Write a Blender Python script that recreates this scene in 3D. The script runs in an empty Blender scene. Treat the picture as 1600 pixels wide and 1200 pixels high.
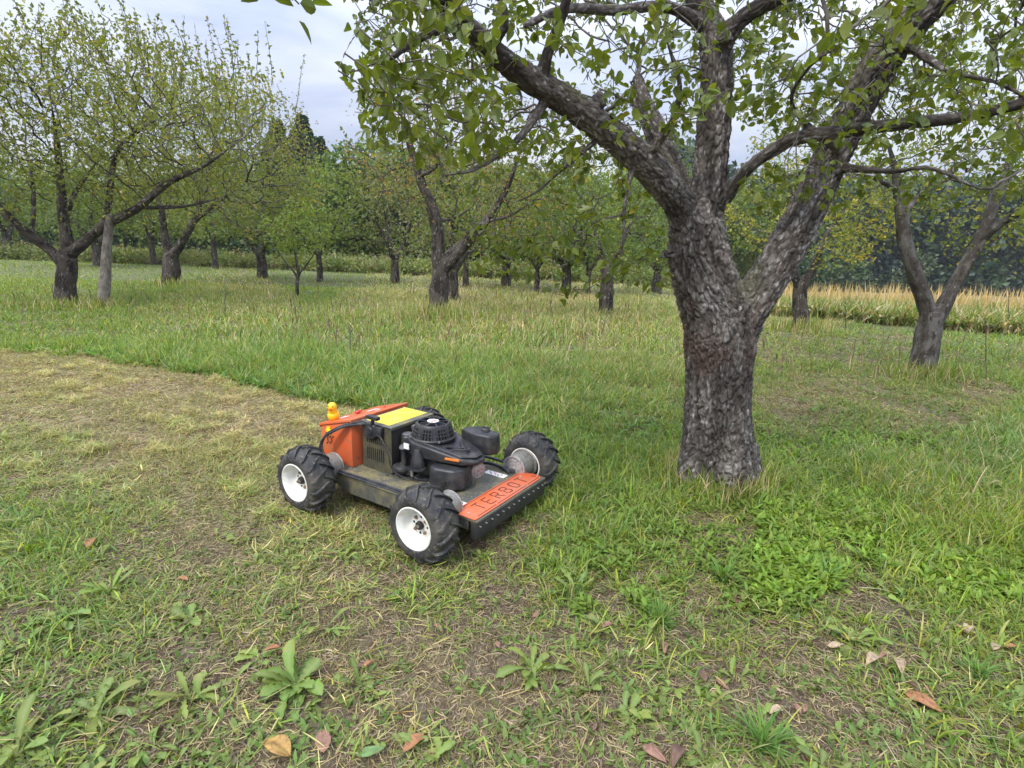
import bpy, bmesh, math, random
import numpy as np
from mathutils import Matrix, Vector, Euler
rng = np.random.default_rng(7); random.seed(7)
PI = math.pi
# ------------------------------------------------------------------ camera, world, sun, exposure
FPX, CAMH = 870., 1.603
PITCH, ROLL = math.radians(13.84), math.radians(1.8)
sc = bpy.context.scene
C = sc.collection
cam_d = bpy.data.cameras.new('camera'); cam = bpy.data.objects.new('camera', cam_d); C.objects.link(cam)
cam_d.sensor_width = 36; cam_d.lens = FPX / 1600 * 36; cam_d.clip_end = 2000; cam_d.clip_start = .05
CM = Matrix.Rotation(PI / 2 - PITCH, 3, 'X') @ Matrix.Rotation(ROLL, 3, 'Z')
cam.matrix_world = Matrix.Translation((0, 0, CAMH)) @ CM.to_4x4()
sc.camera = cam
SUN_EL, SUN_AZ = math.radians(52), math.radians(215)      # azimuth clockwise from +Y: behind, to the left
world = bpy.data.worlds.new('World'); sc.world = world; world.use_nodes = True
nt = world.node_tree; nt.nodes.clear()
def N(nt, t, **k):
    n = nt.nodes.new(t)
    for a, b in k.items():
        if a.startswith('i_'): n.inputs[a[2:].replace('_', ' ')].default_value = b
        else: setattr(n, a, b)
    return n
def ln(nt, a, ao, b, bi): nt.links.new(a.outputs[ao], b.inputs[bi])
sky = N(nt, 'ShaderNodeTexSky', sky_type='NISHITA', sun_disc=False, sun_elevation=SUN_EL, sun_rotation=SUN_AZ, air_density=1.2, dust_density=2.5)
bg1 = N(nt, 'ShaderNodeBackground'); bg1.inputs['Strength'].default_value = .1
ln(nt, sky, 0, bg1, 0)
tc = N(nt, 'ShaderNodeTexCoord'); sp = N(nt, 'ShaderNodeSeparateXYZ'); ln(nt, tc, 'Generated', sp, 0)
mp = N(nt, 'ShaderNodeMapping'); mp.inputs['Scale'].default_value = (1, 1, 3.2); ln(nt, tc, 'Generated', mp, 0)
n1 = N(nt, 'ShaderNodeTexNoise'); n1.inputs['Scale'].default_value = 3.2; n1.inputs['Detail'].default_value = 5; n1.inputs['Roughness'].default_value = .5; n1.inputs['Distortion'].default_value = .4
ln(nt, mp, 0, n1, 0)
cr = N(nt, 'ShaderNodeValToRGB'); cr.color_ramp.elements[0].position = .36; cr.color_ramp.elements[0].color = (.52, .60, .86, 1)
cr.color_ramp.elements[1].position = .66; cr.color_ramp.elements[1].color = (.93, .97, 1.08, 1); ln(nt, n1, 0, cr, 0)
pw = N(nt, 'ShaderNodeMath', operation='POWER', use_clamp=True); pw.inputs[1].default_value = 1.8; ln(nt, sp, 2, pw, 0)
mr = N(nt, 'ShaderNodeMapRange'); ln(nt, pw, 0, mr, 0)
for i, v in zip((1, 2, 3, 4), (.0, 1., .40, 2.5)): mr.inputs[i].default_value = v
bg2 = N(nt, 'ShaderNodeBackground'); ln(nt, cr, 0, bg2, 0); ln(nt, mr, 0, bg2, 1)
mx = N(nt, 'ShaderNodeMixShader'); mx.inputs[0].default_value = .88; ln(nt, bg1, 0, mx, 1); ln(nt, bg2, 0, mx, 2)
wo = N(nt, 'ShaderNodeOutputWorld'); ln(nt, mx, 0, wo, 0)
sd = bpy.data.lights.new('sun', 'SUN'); sd.energy = 1.5; sd.angle = math.radians(11); sd.color = (1, .93, .82)
so = bpy.data.objects.new('sun', sd); C.objects.link(so)
so.rotation_euler = Vector((math.sin(SUN_AZ) * math.cos(SUN_EL), math.cos(SUN_AZ) * math.cos(SUN_EL), math.sin(SUN_EL))).to_track_quat('Z', 'Y').to_euler()
sc.view_settings.view_transform = 'Standard'; sc.view_settings.look = 'None'; sc.view_settings.exposure = 1.0; sc.view_settings.gamma = 1
sc.render.engine = 'CYCLES'
sc.cycles.max_bounces = 7; sc.cycles.diffuse_bounces = 3; sc.cycles.transmission_bounces = 4; sc.cycles.transparent_max_bounces = 4
sc.cycles.use_denoising = True; sc.cycles.sample_clamp_indirect = 6

# ------------------------------------------------------------------ helpers: geometry of the view and the ground
Mc = np.array(CM); EYE = np.array([0, 0, CAMH])
def ray(px, py):
    d = Mc @ np.array([(px - 800) / FPX, (600 - py) / FPX, -1.]); return d / d[1]
def W(px, py, Y): return EYE + ray(px, py) * Y
def ss(a, b, x): t = np.clip((x - a) / (b - a), 0, 1); return t * t * (3 - 2 * t)
def hash3(ix, iy, iz, s=0):
    n = (ix.astype(np.int64) * 374761393 + iy.astype(np.int64) * 668265263 + iz.astype(np.int64) * 2147483647 + s * 974634777) & 0xffffffff
    n = ((n ^ (n >> 13)) * 1274126177) & 0xffffffff
    n = ((n ^ (n >> 16)) * 2246822519) & 0xffffffff
    return ((n ^ (n >> 15)) & 0xffffff) / float(0xffffff)
def vnoise(p, s=0):
    p = np.asarray(p, float); i = np.floor(p).astype(np.int64); f = p - i; f = f * f * (3 - 2 * f); r = 0
    for a in (0, 1):
        for b in (0, 1):
            for c in (0, 1):
                w = (f[:, 0] if a else 1 - f[:, 0]) * (f[:, 1] if b else 1 - f[:, 1]) * (f[:, 2] if c else 1 - f[:, 2])
                r = r + w * hash3(i[:, 0] + a, i[:, 1] + b, i[:, 2] + c, s)
    return r
def fnoise(p, s=0, o=3): return sum(vnoise(np.asarray(p) * 2.03 ** k, s + k) * .5 ** k for k in range(o)) / sum(.5 ** k for k in range(o))
def noise2(x, y, f, s=0, o=2): return fnoise(np.stack([x * f, y * f, np.full_like(x, .37)], 1), s, o)
def worley(p, s=0):
    i = np.floor(p).astype(np.int64); f = p - i; d1 = np.full(len(p), 9.); d2 = np.full(len(p), 9.); idv = np.zeros(len(p))
    for a in (-1, 0, 1):
        for b in (-1, 0, 1):
            for c in (-1, 0, 1):
                x, y, z = i[:, 0] + a, i[:, 1] + b, i[:, 2] + c
                v = np.stack([a + hash3(x, y, z, s), b + hash3(x, y, z, s + 1), c + hash3(x, y, z, s + 2)], 1) - f
                d = np.sqrt((v * v).sum(1)); m = d < d1
                d2 = np.where(m, d1, np.minimum(d2, d)); idv = np.where(m, hash3(x, y, z, s + 3), idv); d1 = np.where(m, d, d1)
    return d1, d2, idv
def terr(x, y):
    x = np.asarray(x, float); y = np.asarray(y, float)
    u = x / np.maximum(y, 1)
    return -.052 * np.maximum(y - 13, 0) * ss(.18, .5, u) * ss(0, 8, y - 13)
def terrn(x, y):
    x = np.atleast_1d(np.asarray(x, float)); y = np.atleast_1d(np.asarray(y, float))
    return terr(x, y) + (noise2(x, y, 1.3, 3) - .5) * .05 + (noise2(x, y, 6, 9) - .5) * .022 - .012
def G(px, py):
    d = ray(px, py); lo, hi = .5, 300
    for _ in range(50):
        m = (lo + hi) / 2; p = EYE + d * m
        if p[2] > terr(p[0], p[1]): lo = m
        else: hi = m
    return p
def topx(x, y, z=0):
    q = (np.stack([x, y, np.zeros_like(x) + z], 1) - EYE) @ Mc; d = np.maximum(-q[:, 2], .2)
    return 800 + FPX * q[:, 0] / d, 600 - FPX * q[:, 1] / d

def mk_mesh(name, V, quads=None, tris=None, col=None, vec=None, smooth=False):
    me = bpy.data.meshes.new(name); V = np.asarray(V, np.float32)
    q = np.zeros((0, 4), np.int32) if quads is None else np.asarray(quads, np.int32)
    t = np.zeros((0, 3), np.int32) if tris is None else np.asarray(tris, np.int32)
    me.vertices.add(len(V)); me.vertices.foreach_set('co', V.ravel())
    me.loops.add(q.size + t.size); me.loops.foreach_set('vertex_index', np.concatenate([q.ravel(), t.ravel()]))
    me.polygons.add(len(q) + len(t))
    me.polygons.foreach_set('loop_start', np.concatenate([np.arange(len(q)) * 4, q.size + np.arange(len(t)) * 3]).astype(np.int32))
    if smooth: me.polygons.foreach_set('use_smooth', np.ones(len(q) + len(t), bool))
    if col is not None:
        a = me.attributes.new('col', 'FLOAT_COLOR', 'POINT'); c = np.ones((len(V), 4), np.float32); c[:, :3] = col; a.data.foreach_set('color', c.ravel())
    if vec is not None:
        a = me.attributes.new('bco', 'FLOAT_VECTOR', 'POINT'); a.data.foreach_set('vector', np.asarray(vec, np.float32).ravel())
    me.update(calc_edges=True); return me
def link(name, me, mat=None, parent=None):
    o = bpy.data.objects.new(name, me); C.objects.link(o)
    if mat is not None and me is not None: me.materials.clear(); me.materials.append(mat)
    if parent is not None: o.parent = parent
    return o
def tag(o, label=None, cat=None, group=None, kind=None):
    for k, v in (('label', label), ('category', cat), ('group', group), ('kind', kind)):
        if v: o[k] = v
    return o
def empty(name, loc, rz=0, **k):
    o = bpy.data.objects.new(name, None); C.objects.link(o); o.location = loc; o.rotation_euler = (0, 0, rz); o.empty_display_size = .1
    return tag(o, **k)

# ------------------------------------------------------------------ materials
def mat(name, color=(.5, .5, .5), rough=.6, metal=0, attr=None, trans=0, noise=None, bump=None, coord='Object', spec=.5, coat=0):
    """noise: list of (scale, detail, colour2, lo, hi); bump: (scale, strength, distance)"""
    m = bpy.data.materials.new(name); m.use_nodes = True; t = m.node_tree; t.nodes.clear()
    b = N(t, 'ShaderNodeBsdfPrincipled'); b.inputs['Roughness'].default_value = rough; b.inputs['Metallic'].default_value = metal
    b.inputs['Specular IOR Level'].default_value = spec; b.inputs['Coat Weight'].default_value = coat
    if coord == 'bco': tcn = N(t, 'ShaderNodeAttribute', attribute_name='bco'); co = tcn.outputs['Vector']
    else: tcn = N(t, 'ShaderNodeTexCoord'); co = tcn.outputs[coord]
    if attr: a = N(t, 'ShaderNodeAttribute', attribute_name=attr); cur = a.outputs['Color']
    else: a = N(t, 'ShaderNodeRGB'); a.outputs[0].default_value = (*color, 1); cur = a.outputs[0]
    for (s, det, c2, lo, hi) in (noise or []):
        nn = N(t, 'ShaderNodeTexNoise'); nn.inputs['Scale'].default_value = s; nn.inputs['Detail'].default_value = det; nn.inputs['Roughness'].default_value = .65
        t.links.new(co, nn.inputs['Vector'])
        r = N(t, 'ShaderNodeMapRange'); r.inputs[1].default_value = lo; r.inputs[2].default_value = hi; t.links.new(nn.outputs[0], r.inputs[0])
        x = N(t, 'ShaderNodeMix', data_type='RGBA'); t.links.new(r.outputs[0], x.inputs[0]); t.links.new(cur, x.inputs[6]); x.inputs[7].default_value = (*c2, 1); cur = x.outputs[2]
    t.links.new(cur, b.inputs['Base Color'])
    if bump:
        nn = N(t, 'ShaderNodeTexNoise'); nn.inputs['Scale'].default_value = bump[0]; nn.inputs['Detail'].default_value = 6; nn.inputs['Roughness'].default_value = .7
        t.links.new(co, nn.inputs['Vector'])
        bm_ = N(t, 'ShaderNodeBump'); bm_.inputs['Strength'].default_value = bump[1]; bm_.inputs['Distance'].default_value = bump[2]
        t.links.new(nn.outputs[0], bm_.inputs['Height']); t.links.new(bm_.outputs[0], b.inputs['Normal'])
    out = N(t, 'ShaderNodeOutputMaterial')
    if trans:
        tr = N(t, 'ShaderNodeBsdfTranslucent'); hs = N(t, 'ShaderNodeMix', data_type='RGBA', blend_type='MULTIPLY'); hs.inputs[0].default_value = 1
        t.links.new(cur, hs.inputs[6]); hs.inputs[7].default_value = (1.7, 1.6, .6, 1); t.links.new(hs.outputs[2], tr.inputs[0])
        m2 = N(t, 'ShaderNodeMixShader'); m2.inputs[0].default_value = trans; t.links.new(b.outputs[0], m2.inputs[1]); t.links.new(tr.outputs[0], m2.inputs[2]); t.links.new(m2.outputs[0], out.inputs[0])
    else: t.links.new(b.outputs[0], out.inputs[0])
    return m
M = {}
M['grass'] = mat('grass_blades', attr='col', rough=.55, trans=.32, spec=.3)
M['leaf'] = mat('tree_leaf', attr='col', rough=.42, trans=.38, spec=.45)
M['litter'] = mat('dead_leaf', attr='col', rough=.7, trans=.12, noise=[(60, 3, (.12, .06, .035), .5, .8)])
M['bark'] = mat('bark', (.085, .074, .063), .9, coord='bco', spec=.15, noise=[(9, 5, (.17, .16, .145), .48, .60), (38, 4, (.34, .34, .31), .60, .72), (14, 4, (.045, .036, .03), .54, .64)], bump=(38, 1, .03))
M['bark_far'] = mat('bark_of_far_trees', (.095, .08, .066), .9, coord='bco', spec=.15, noise=[(7, 5, (.035, .028, .024), .47, .58), (18, 4, (.27, .26, .235), .56, .68)], bump=(20, 1, .06))
M['bark_hero'] = mat('bark_plates', attr='col', rough=.92, coord='bco', spec=.12, noise=[(70, 5, (.055, .043, .035), .42, .72), (26, 4, (.36, .37, .34), .66, .76)], bump=(120, .8, .006))
M['twig'] = mat('twig_bark', (.10, .085, .068), .85, coord='Object', spec=.2, noise=[(14, 3, (.21, .2, .175), .48, .7)])
M['wood'] = mat('weathered_wood', (.23, .205, .17), .9, coord='bco', noise=[(14, 5, (.10, .085, .068), .42, .62)], bump=(30, .8, .01))

# ------------------------------------------------------------------ blades (grass, stems, leaves that grow from the ground)
class Pile:
    def __init__(s): s.V = []; s.Q = []; s.T = []; s.Cc = []; s.n = 0
    def add(s, V, Q=None, T=None, col=None):
        V = np.asarray(V).reshape(-1, 3)
        if Q is not None and len(Q): s.Q.append(np.asarray(Q).reshape(-1, 4) + s.n)
        if T is not None and len(T): s.T.append(np.asarray(T).reshape(-1, 3) + s.n)
        s.V.append(V); s.n += len(V)
        if col is not None: s.Cc.append(np.asarray(col).reshape(-1, 3))
    def mesh(s, name, smooth=False):
        return mk_mesh(name, np.concatenate(s.V), np.concatenate(s.Q) if s.Q else None, np.concatenate(s.T) if s.T else None, np.concatenate(s.Cc) if s.Cc else None, smooth=smooth)
def blades(pile, P, L, Wd, th0, kap, az, col, seg=3, prof=None, tipcol=None, roll=None):
    """P (n,3) roots; L length; Wd width; th0 angle from the vertical at the root, kap how much it bends on; az heading"""
    n = len(P)
    if n == 0: return
    prof = prof or {1: [1], 2: [1, .8], 3: [.8, 1, .6], 4: [.7, 1, .9, .6], 5: [.6, .9, 1, .9, .6]}[seg]
    h = np.stack([np.cos(az), np.sin(az), 0 * az], 1); up = np.array([0, 0, 1.])
    sa = az + PI / 2 + (rng.normal(0, .5, n) if roll is None else roll); side = np.stack([np.cos(sa), np.sin(sa), 0 * sa], 1)
    pts = [P]; cur = P
    for k in range(seg):
        th = th0 + kap * (k + .5) / seg
        cur = cur + (h * np.sin(th)[:, None] + up * np.cos(th)[:, None]) * (L / seg)[:, None]; pts.append(cur)
    V = np.zeros((n, 2 * seg + 1, 3), np.float32); cc = np.zeros((n, 2 * seg + 1, 3), np.float32)
    tcx = col * 1.12 if tipcol is None else tipcol
    for k in range(seg):
        w = side * (Wd * prof[k] / 2)[:, None]; V[:, 2 * k] = pts[k] - w; V[:, 2 * k + 1] = pts[k] + w
        cc[:, 2 * k] = cc[:, 2 * k + 1] = col + (tcx - col) * (k / seg)
    V[:, -1] = pts[seg]; cc[:, -1] = tcx
    b = (np.arange(n) * (2 * seg + 1))[:, None]
    T = b + np.array([[2 * seg - 2, 2 * seg - 1, 2 * seg]])
    Q = np.concatenate([b + np.array([[2 * k, 2 * k + 1, 2 * k + 3, 2 * k + 2]]) for k in range(seg - 1)], 0) if seg > 1 else None
    pile.add(V, Q, T, np.clip(cc, 0, 1))
# leaf with a fold and a droop
LT, LW = [0, .22, .5, .8, 1.], [0, .27, .31, .17, 0]
def leaves(pile, P, D, Nn, L, col, wide=1., detail=True, droop=.25):
    n = len(P)
    if n == 0: return
    D = D / (np.linalg.norm(D, axis=1)[:, None] + 1e-9); S = np.cross(D, Nn); S /= (np.linalg.norm(S, axis=1)[:, None] + 1e-9); Nn = np.cross(S, D)
    L = L[:, None]; dr = droop * rng.uniform(.2, 1.6, n)[:, None]
    if detail:
        V = np.zeros((n, 11, 3), np.float32)
        for k, t in enumerate(LT):
            c = P + D * L * t - Nn * L * dr * t * t; V[:, k] = c
            if 0 < k < 4:
                w = LW[k] * wide * L
                V[:, 4 + k] = c + S * w + Nn * w * .35; V[:, 7 + k] = c - S * w + Nn * w * .35
        b = (np.arange(n) * 11)[:, None]
        T = np.concatenate([b + np.array([[0, 1, 5]]), b + np.array([[0, 8, 1]]), b + np.array([[3, 4, 7]]), b + np.array([[3, 10, 4]])])
        Q = np.concatenate([b + np.array([[1, 2, 6, 5]]), b + np.array([[2, 3, 7, 6]]), b + np.array([[1, 8, 9, 2]]), b + np.array([[2, 9, 10, 3]])])
        pile.add(V, Q, T, np.repeat(col, 11, 0))
    else:
        V = np.zeros((n, 4, 3), np.float32); w = .33 * wide * L
        V[:, 0] = P; m = P + D * L * .5; V[:, 1] = m + S * w + Nn * w * .3; V[:, 2] = P + D * L - Nn * L * dr; V[:, 3] = m - S * w + Nn * w * .3
        b = (np.arange(n) * 4)[:, None]
        pile.add(V, None, np.concatenate([b + np.array([[0, 1, 2]]), b + np.array([[0, 2, 3]])]), np.repeat(col, 4, 0))
def rdir(n, up=0, flat=1.):
    v = rng.normal(size=(n, 3)); v[:, 2] *= flat; v /= np.linalg.norm(v, axis=1)[:, None]; v[:, 2] += up
    return v / np.linalg.norm(v, axis=1)[:, None]
def pick(cols, w, n, jit=.12):
    c = np.array(cols)[rng.choice(len(cols), n, p=np.array(w) / sum(w))]
    return np.clip(c * (1 + rng.normal(0, jit, (n, 1))) * (1 + rng.normal(0, jit * .4, (n, 3))), 0.003, .9)

# ------------------------------------------------------------------ the ground
def spline(pts, n=8):
    pts = np.asarray(pts, float); P = np.vstack([2 * pts[0] - pts[1], pts, 2 * pts[-1] - pts[-2]]); out = []
    for i in range(1, len(P) - 2):
        for t in np.linspace(0, 1, n, endpoint=False):
            a, b, c, d = P[i - 1], P[i], P[i + 1], P[i + 2]
            out.append(.5 * (2 * b + (c - a) * t + (2 * a - 5 * b + 4 * c - d) * t * t + (3 * b - a - 3 * c + d) * t ** 3))
    return np.array(out + [P[-2]])
# mown strip: its upper edge in the picture, turned into a line on the ground
EDGE = np.array([(-600, 520), (0, 548), (120, 553), (250, 573), (380, 598), (470, 618), (540, 632), (640, 655)], float)
# control points: px, py, height, density, dry share, blue-green share, matted share
CP = np.array([
 (0,520,0.075,1,0.15,0.4,0),(150,530,0.081,1,0.125,0.4,0),(300,545,0.128,1,0.08,0.5,0),(450,570,0.143,1,0.07,0.6,0),(600,592,0.158,1,0.07,0.6,0),(750,612,0.15,1,0.08,0.6,0),(880,632,0.112,1,0.12,0.5,0),
 (100,440,0.087,0.9,0.525,0.3,0),(400,460,0.099,0.9,0.5,0.3,0),(600,470,0.116,0.9,0.562,0.3,0),(800,480,0.128,0.9,0.562,0.3,0),(1000,500,0.116,0.9,0.5,0.3,0),(300,500,0.099,1,0.312,0.4,0),(600,525,0.116,1,0.25,0.5,0),
 (850,555,0.135,1,0.25,0.5,0),(700,445,0.116,0.9,0.8,0.2,0),(900,445,0.116,0.9,0.8,0.2,0),(200,418,0.058,0.9,0.25,0.3,0),(500,428,0.058,0.9,0.312,0.3,0),(1000,560,0.112,0.9,0.3,0.4,0),
 (50,600,0.02,0.8,0.78,0.2,1),(200,620,0.02,0.8,0.8,0.2,1),(400,660,0.02,0.8,0.8,0.2,1),(300,700,0.022,0.8,0.6,0.3,0.9),(480,640,0.02,0.8,0.85,0.2,1),(560,700,0.02,0.8,0.7,0.2,1),(100,680,0.03,0.8,0.5,0.4,0.7),(20,700,0.03,0.8,0.42,0.5,0.5),
 (350,790,0.03,0.8,0.42,0.4,0.5),(540,810,0.03,0.8,0.5,0.3,0.6),(-300,620,0.02,0.8,0.75,0.2,1),
 (50,800,0.045,0.75,0.3,0.5,0.1),(200,860,0.04,0.48,0.45,0.4,0.1),(400,900,0.035,0.45,0.6,0.3,0.2),(700,930,0.045,0.7,0.4,0.3,0.15),(880,860,0.06,0.85,0.25,0.3,0),(700,1080,0.022,0.3,0.75,0.2,0.4),(600,1180,0.025,0.35,0.65,0.2,0.3),
 (300,1150,0.035,0.36,0.6,0.4,0.2),(100,1090,0.045,0.5,0.4,0.5,0.1),(60,960,0.045,0.55,0.38,0.5,0.1),(350,1020,0.04,0.45,0.5,0.4,0.1),(900,1130,0.03,0.4,0.6,0.3,0.2),(1200,950,0.045,0.6,0.4,0.3,0.1),(1300,1060,0.04,0.5,0.5,0.3,0.1),(1450,1150,0.04,0.45,0.55,0.3,0.1),(1520,1080,0.05,0.55,0.45,0.3,0.1),(1150,1150,0.05,0.65,0.4,0.3,0.1),(1500,960,0.055,0.75,0.35,0.2,0),
 (700,840,0.04,0.8,0.35,0.3,0.2),(950,740,0.066,0.95,0.325,0.3,0),(900,680,0.086,1,0.15,0.4,0),(1000,640,0.094,0.95,0.2,0.4,0),(1000,810,0.062,0.85,0.3,0.3,0),(1150,810,0.06,0.6,0.5,0.3,0),(1300,830,0.07,0.9,0.2,0.2,0),(1500,830,0.094,1,0.12,0.1,0),
 (1400,750,0.094,0.95,0.234,0.4,0),(1550,700,0.117,1,0.13,0.9,0),(1350,700,0.094,0.95,0.26,0.7,0),(1280,620,.045,.5,.75,.2,.4),(1500,640,.045,.5,.75,.3,.4),(1390,660,.05,.6,.65,.3,.3),(1150,610,.06,.7,.55,.3,.2),(1250,560,0.083,0.85,0.45,0.3,0),(1500,565,0.09,0.9,0.35,0.6,0),
 (1350,525,0.07,0.9,0.438,0.4,0),(1560,535,0.09,0.9,0.3,0.5,0),(1300,490,0.116,0.9,0.688,0.2,0),(1800,700,0.094,0.9,0.39,0.5,0),(1900,1000,0.062,0.8,0.3,0.4,0),(-300,900,0.05,0.7,0.4,0.4,0.1),(-300,1100,0.05,0.6,0.4,0.4,0.1),(-300,450,0.093,0.9,0.5,0.3,0)], float)
def zone(x, y):
    px, py = topx(x, y, 0)
    jx = px + 14 * (noise2(x, y, 2.5, 21) - .5) * 2; jy = py + 9 * (noise2(x, y, 3, 33) - .5) * 2
    e = np.interp(jx, EDGE[:, 0], EDGE[:, 1]); above = (jy < e) | (jx > 640)
    w = np.zeros((len(x), len(CP)), np.float32)
    for k, c in enumerate(CP):
        d = ((jx - c[0]) / 1.0) ** 2 + ((jy - c[1]) * 1.7) ** 2
        wk = 1 / (d + 900) ** 1.7
        if c[6] > .3 or (c[0] < 620 and c[1] > 600): wk = np.where(above & (jx < 640), 0, wk)
        elif c[1] < 640 and c[0] < 700: wk = np.where(above, wk, 0)
        w[:, k] = wk
    w /= w.sum(1)[:, None] + 1e-12
    return w @ CP[:, 2:7]
def build_ground():
    ys = np.concatenate([np.linspace(-12, 1, 14)[:-1], np.arange(1, 9, .05), np.geomspace(9, 420, 90)])
    us = np.concatenate([np.linspace(-3.5, -1.2, 12)[:-1], np.linspace(-1.2, 1.2, 240), np.linspace(1.2, 3.5, 12)[1:]])
    YY, UU = np.meshgrid(ys, us, indexing='ij'); XX = UU * (np.maximum(YY, 0) + 3.5)
    x, y = XX.ravel(), YY.ravel(); z = terrn(x, y)
    zn = zone(x, np.maximum(y, 1.2)); n1 = noise2(x, y, 2.2, 5, 3)
    soil = np.array([.125, .093, .066]); straw = np.array([.30, .25, .14]); green = np.array([.10, .145, .045])
    f = np.clip(zn[:, 4] * 1.2 + .35 * zn[:, 2] * (y > 6), 0, 1)[:, None]; g = (ss(5, 14, y) * .7)[:, None]
    col = soil * (.8 + .4 * n1[:, None]) * (1 - f) + straw * f; col = col * (1 - g) + green * g
    fld = (ss(.36, .44, x / np.maximum(y, 1)) * ss(14, 16, y))[:, None]
    col = col * (1 - fld) + np.array([.38, .31, .2]) * fld
    ny, nx = YY.shape; i = np.arange(ny * nx).reshape(ny, nx)
    Q = np.stack([i[:-1, :-1], i[:-1, 1:], i[1:, 1:], i[1:, :-1]], -1).reshape(-1, 4)
    me = mk_mesh('ground', np.stack([x, y, z], 1), Q, None, col, smooth=True)
    m = mat('soil_and_thatch', attr='col', rough=.95, coord='Object', spec=.1, noise=[(5, 6, (.19, .16, .12), .5, .68), (45, 5, (.055, .042, .03), .5, .72), (130, 3, (.34, .29, .2), .62, .75)], bump=(60, 1, .02))
    tag(link('ground', me, m), kind='structure')
build_ground()

# ------------------------------------------------------------------ grass
LUSH = np.array([.15, .225, .028]); BLUE = np.array([.115, .205, .048]); YEL = np.array([.265, .295, .045]); STRAW = np.array([.46, .385, .225]); OLIVE = np.array([.29, .265, .115]); BROWN = np.array([.23, .155, .095])
TRUNKS = []      # filled below, (x, y, r): blades keep out
MOW = None
def sample_wedge(n, y0, y1, um=1.02, side=1.9):
    """n random ground points, denser towards the viewer's wedge"""
    y = np.sqrt(rng.uniform(y0 * y0, y1 * y1, n)); u = rng.uniform(-1, 1, n); return u * (um * y + side), y
def grass_band(pile, n, y0, y1, wmul, lmul, seg):
    x, y = sample_wedge(n, y0, y1); zn = zone(x, y); H, dn, dry, blu, mt = zn.T
    patch = noise2(x, y, 1.7, 50, 3); fine = noise2(x, y, 9, 60, 2)
    keep = rng.random(n) < np.clip(dn * (.12 + 1.6 * ss(.36, .60, .5 * patch + .5 * fine)), 0, 1.0)
    for (tx, ty, tr) in TRUNKS: keep &= (x - tx) ** 2 + (y - ty) ** 2 > tr * tr
    fld = (x / np.maximum(y, 1) > .36) & (y > 15.5 - 3.0 * ss(.3, .9, x / y)); keep &= ~fld
    x, y, H, dn, dry, blu, mt, patch, fine = (a[keep] for a in (x, y, H, dn, dry, blu, mt, patch, fine)); n = len(x)
    z = terrn(x, y)
    mat_ = rng.random(n) < mt; sx, sy = x * .84 - y * .54, x * .54 + y * .84; lump = ss(.50, .66, .5 * fnoise(np.stack([sx * 1.3, sy * 7, 0 * x], 1), 81, 2) + .5 * noise2(x, y, 7, 84, 2)); isdry = rng.random(n) < np.clip(dry * (1.6 - 1.2 * patch) , 0, 1)
    L = H * lmul * np.exp(rng.normal(0, .38, n)) * (.35 + 1.0 * patch + .35 * fine); L = np.maximum(L, .022 * lmul); L[mat_] = rng.uniform(.03, .09, mat_.sum()) * lmul
    th = np.abs(rng.normal(.35, .35, n)); kap = rng.uniform(.3, 2.5, n)
    short = L < .08; th[short] += .35; kap[short] += .4
    th[mat_] = rng.uniform(1.2, 1.7, mat_.sum()); kap[mat_] = rng.normal(0, .5, mat_.sum()); z[mat_] += rng.uniform(0, .014, mat_.sum()) + .06 * (lump * rng.random(n))[mat_]
    flat_dry = isdry & ~mat_ & (H < .09); th[flat_dry] = rng.uniform(.9, 1.6, flat_dry.sum())
    bl = (rng.random(n) < blu)[:, None]; ye = (rng.random(n) < .35 - .2 * blu)[:, None]
    c = np.where(bl, BLUE, np.where(ye, YEL, LUSH)); c = c * (1 - .35 * mt[:, None]) + OLIVE * .35 * mt[:, None]
    r = rng.random(n)[:, None]; dc = np.where(r < .62, STRAW, np.where(r < .88, OLIVE, BROWN)); dc = np.where(mat_[:, None] & (r < .75), OLIVE * [1.4, 1.32, 1.3], dc)
    c = np.where(isdry[:, None], dc, c) * np.where(mat_, .82 + .36 * lump, 1.)[:, None]; c = c * np.exp(rng.normal(0, .22, n))[:, None] * (1 + rng.normal(0, .07, (n, 3)))
    tip = np.where((rng.random(n) < .06 + .45 * dry)[:, None] & ~isdry[:, None], c * .4 + STRAW * .6, c * 1.15)
    wd = wmul * np.exp(rng.normal(0, .3, n)) * np.where(isdry, .75, 1.1) * (.8 + 2.2 * np.clip(H, 0, .2))
    blades(pile, np.stack([x, y, z - .004], 1), L, wd, th, kap, rng.uniform(-PI, PI, n), c, seg, tipcol=tip)
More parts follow.
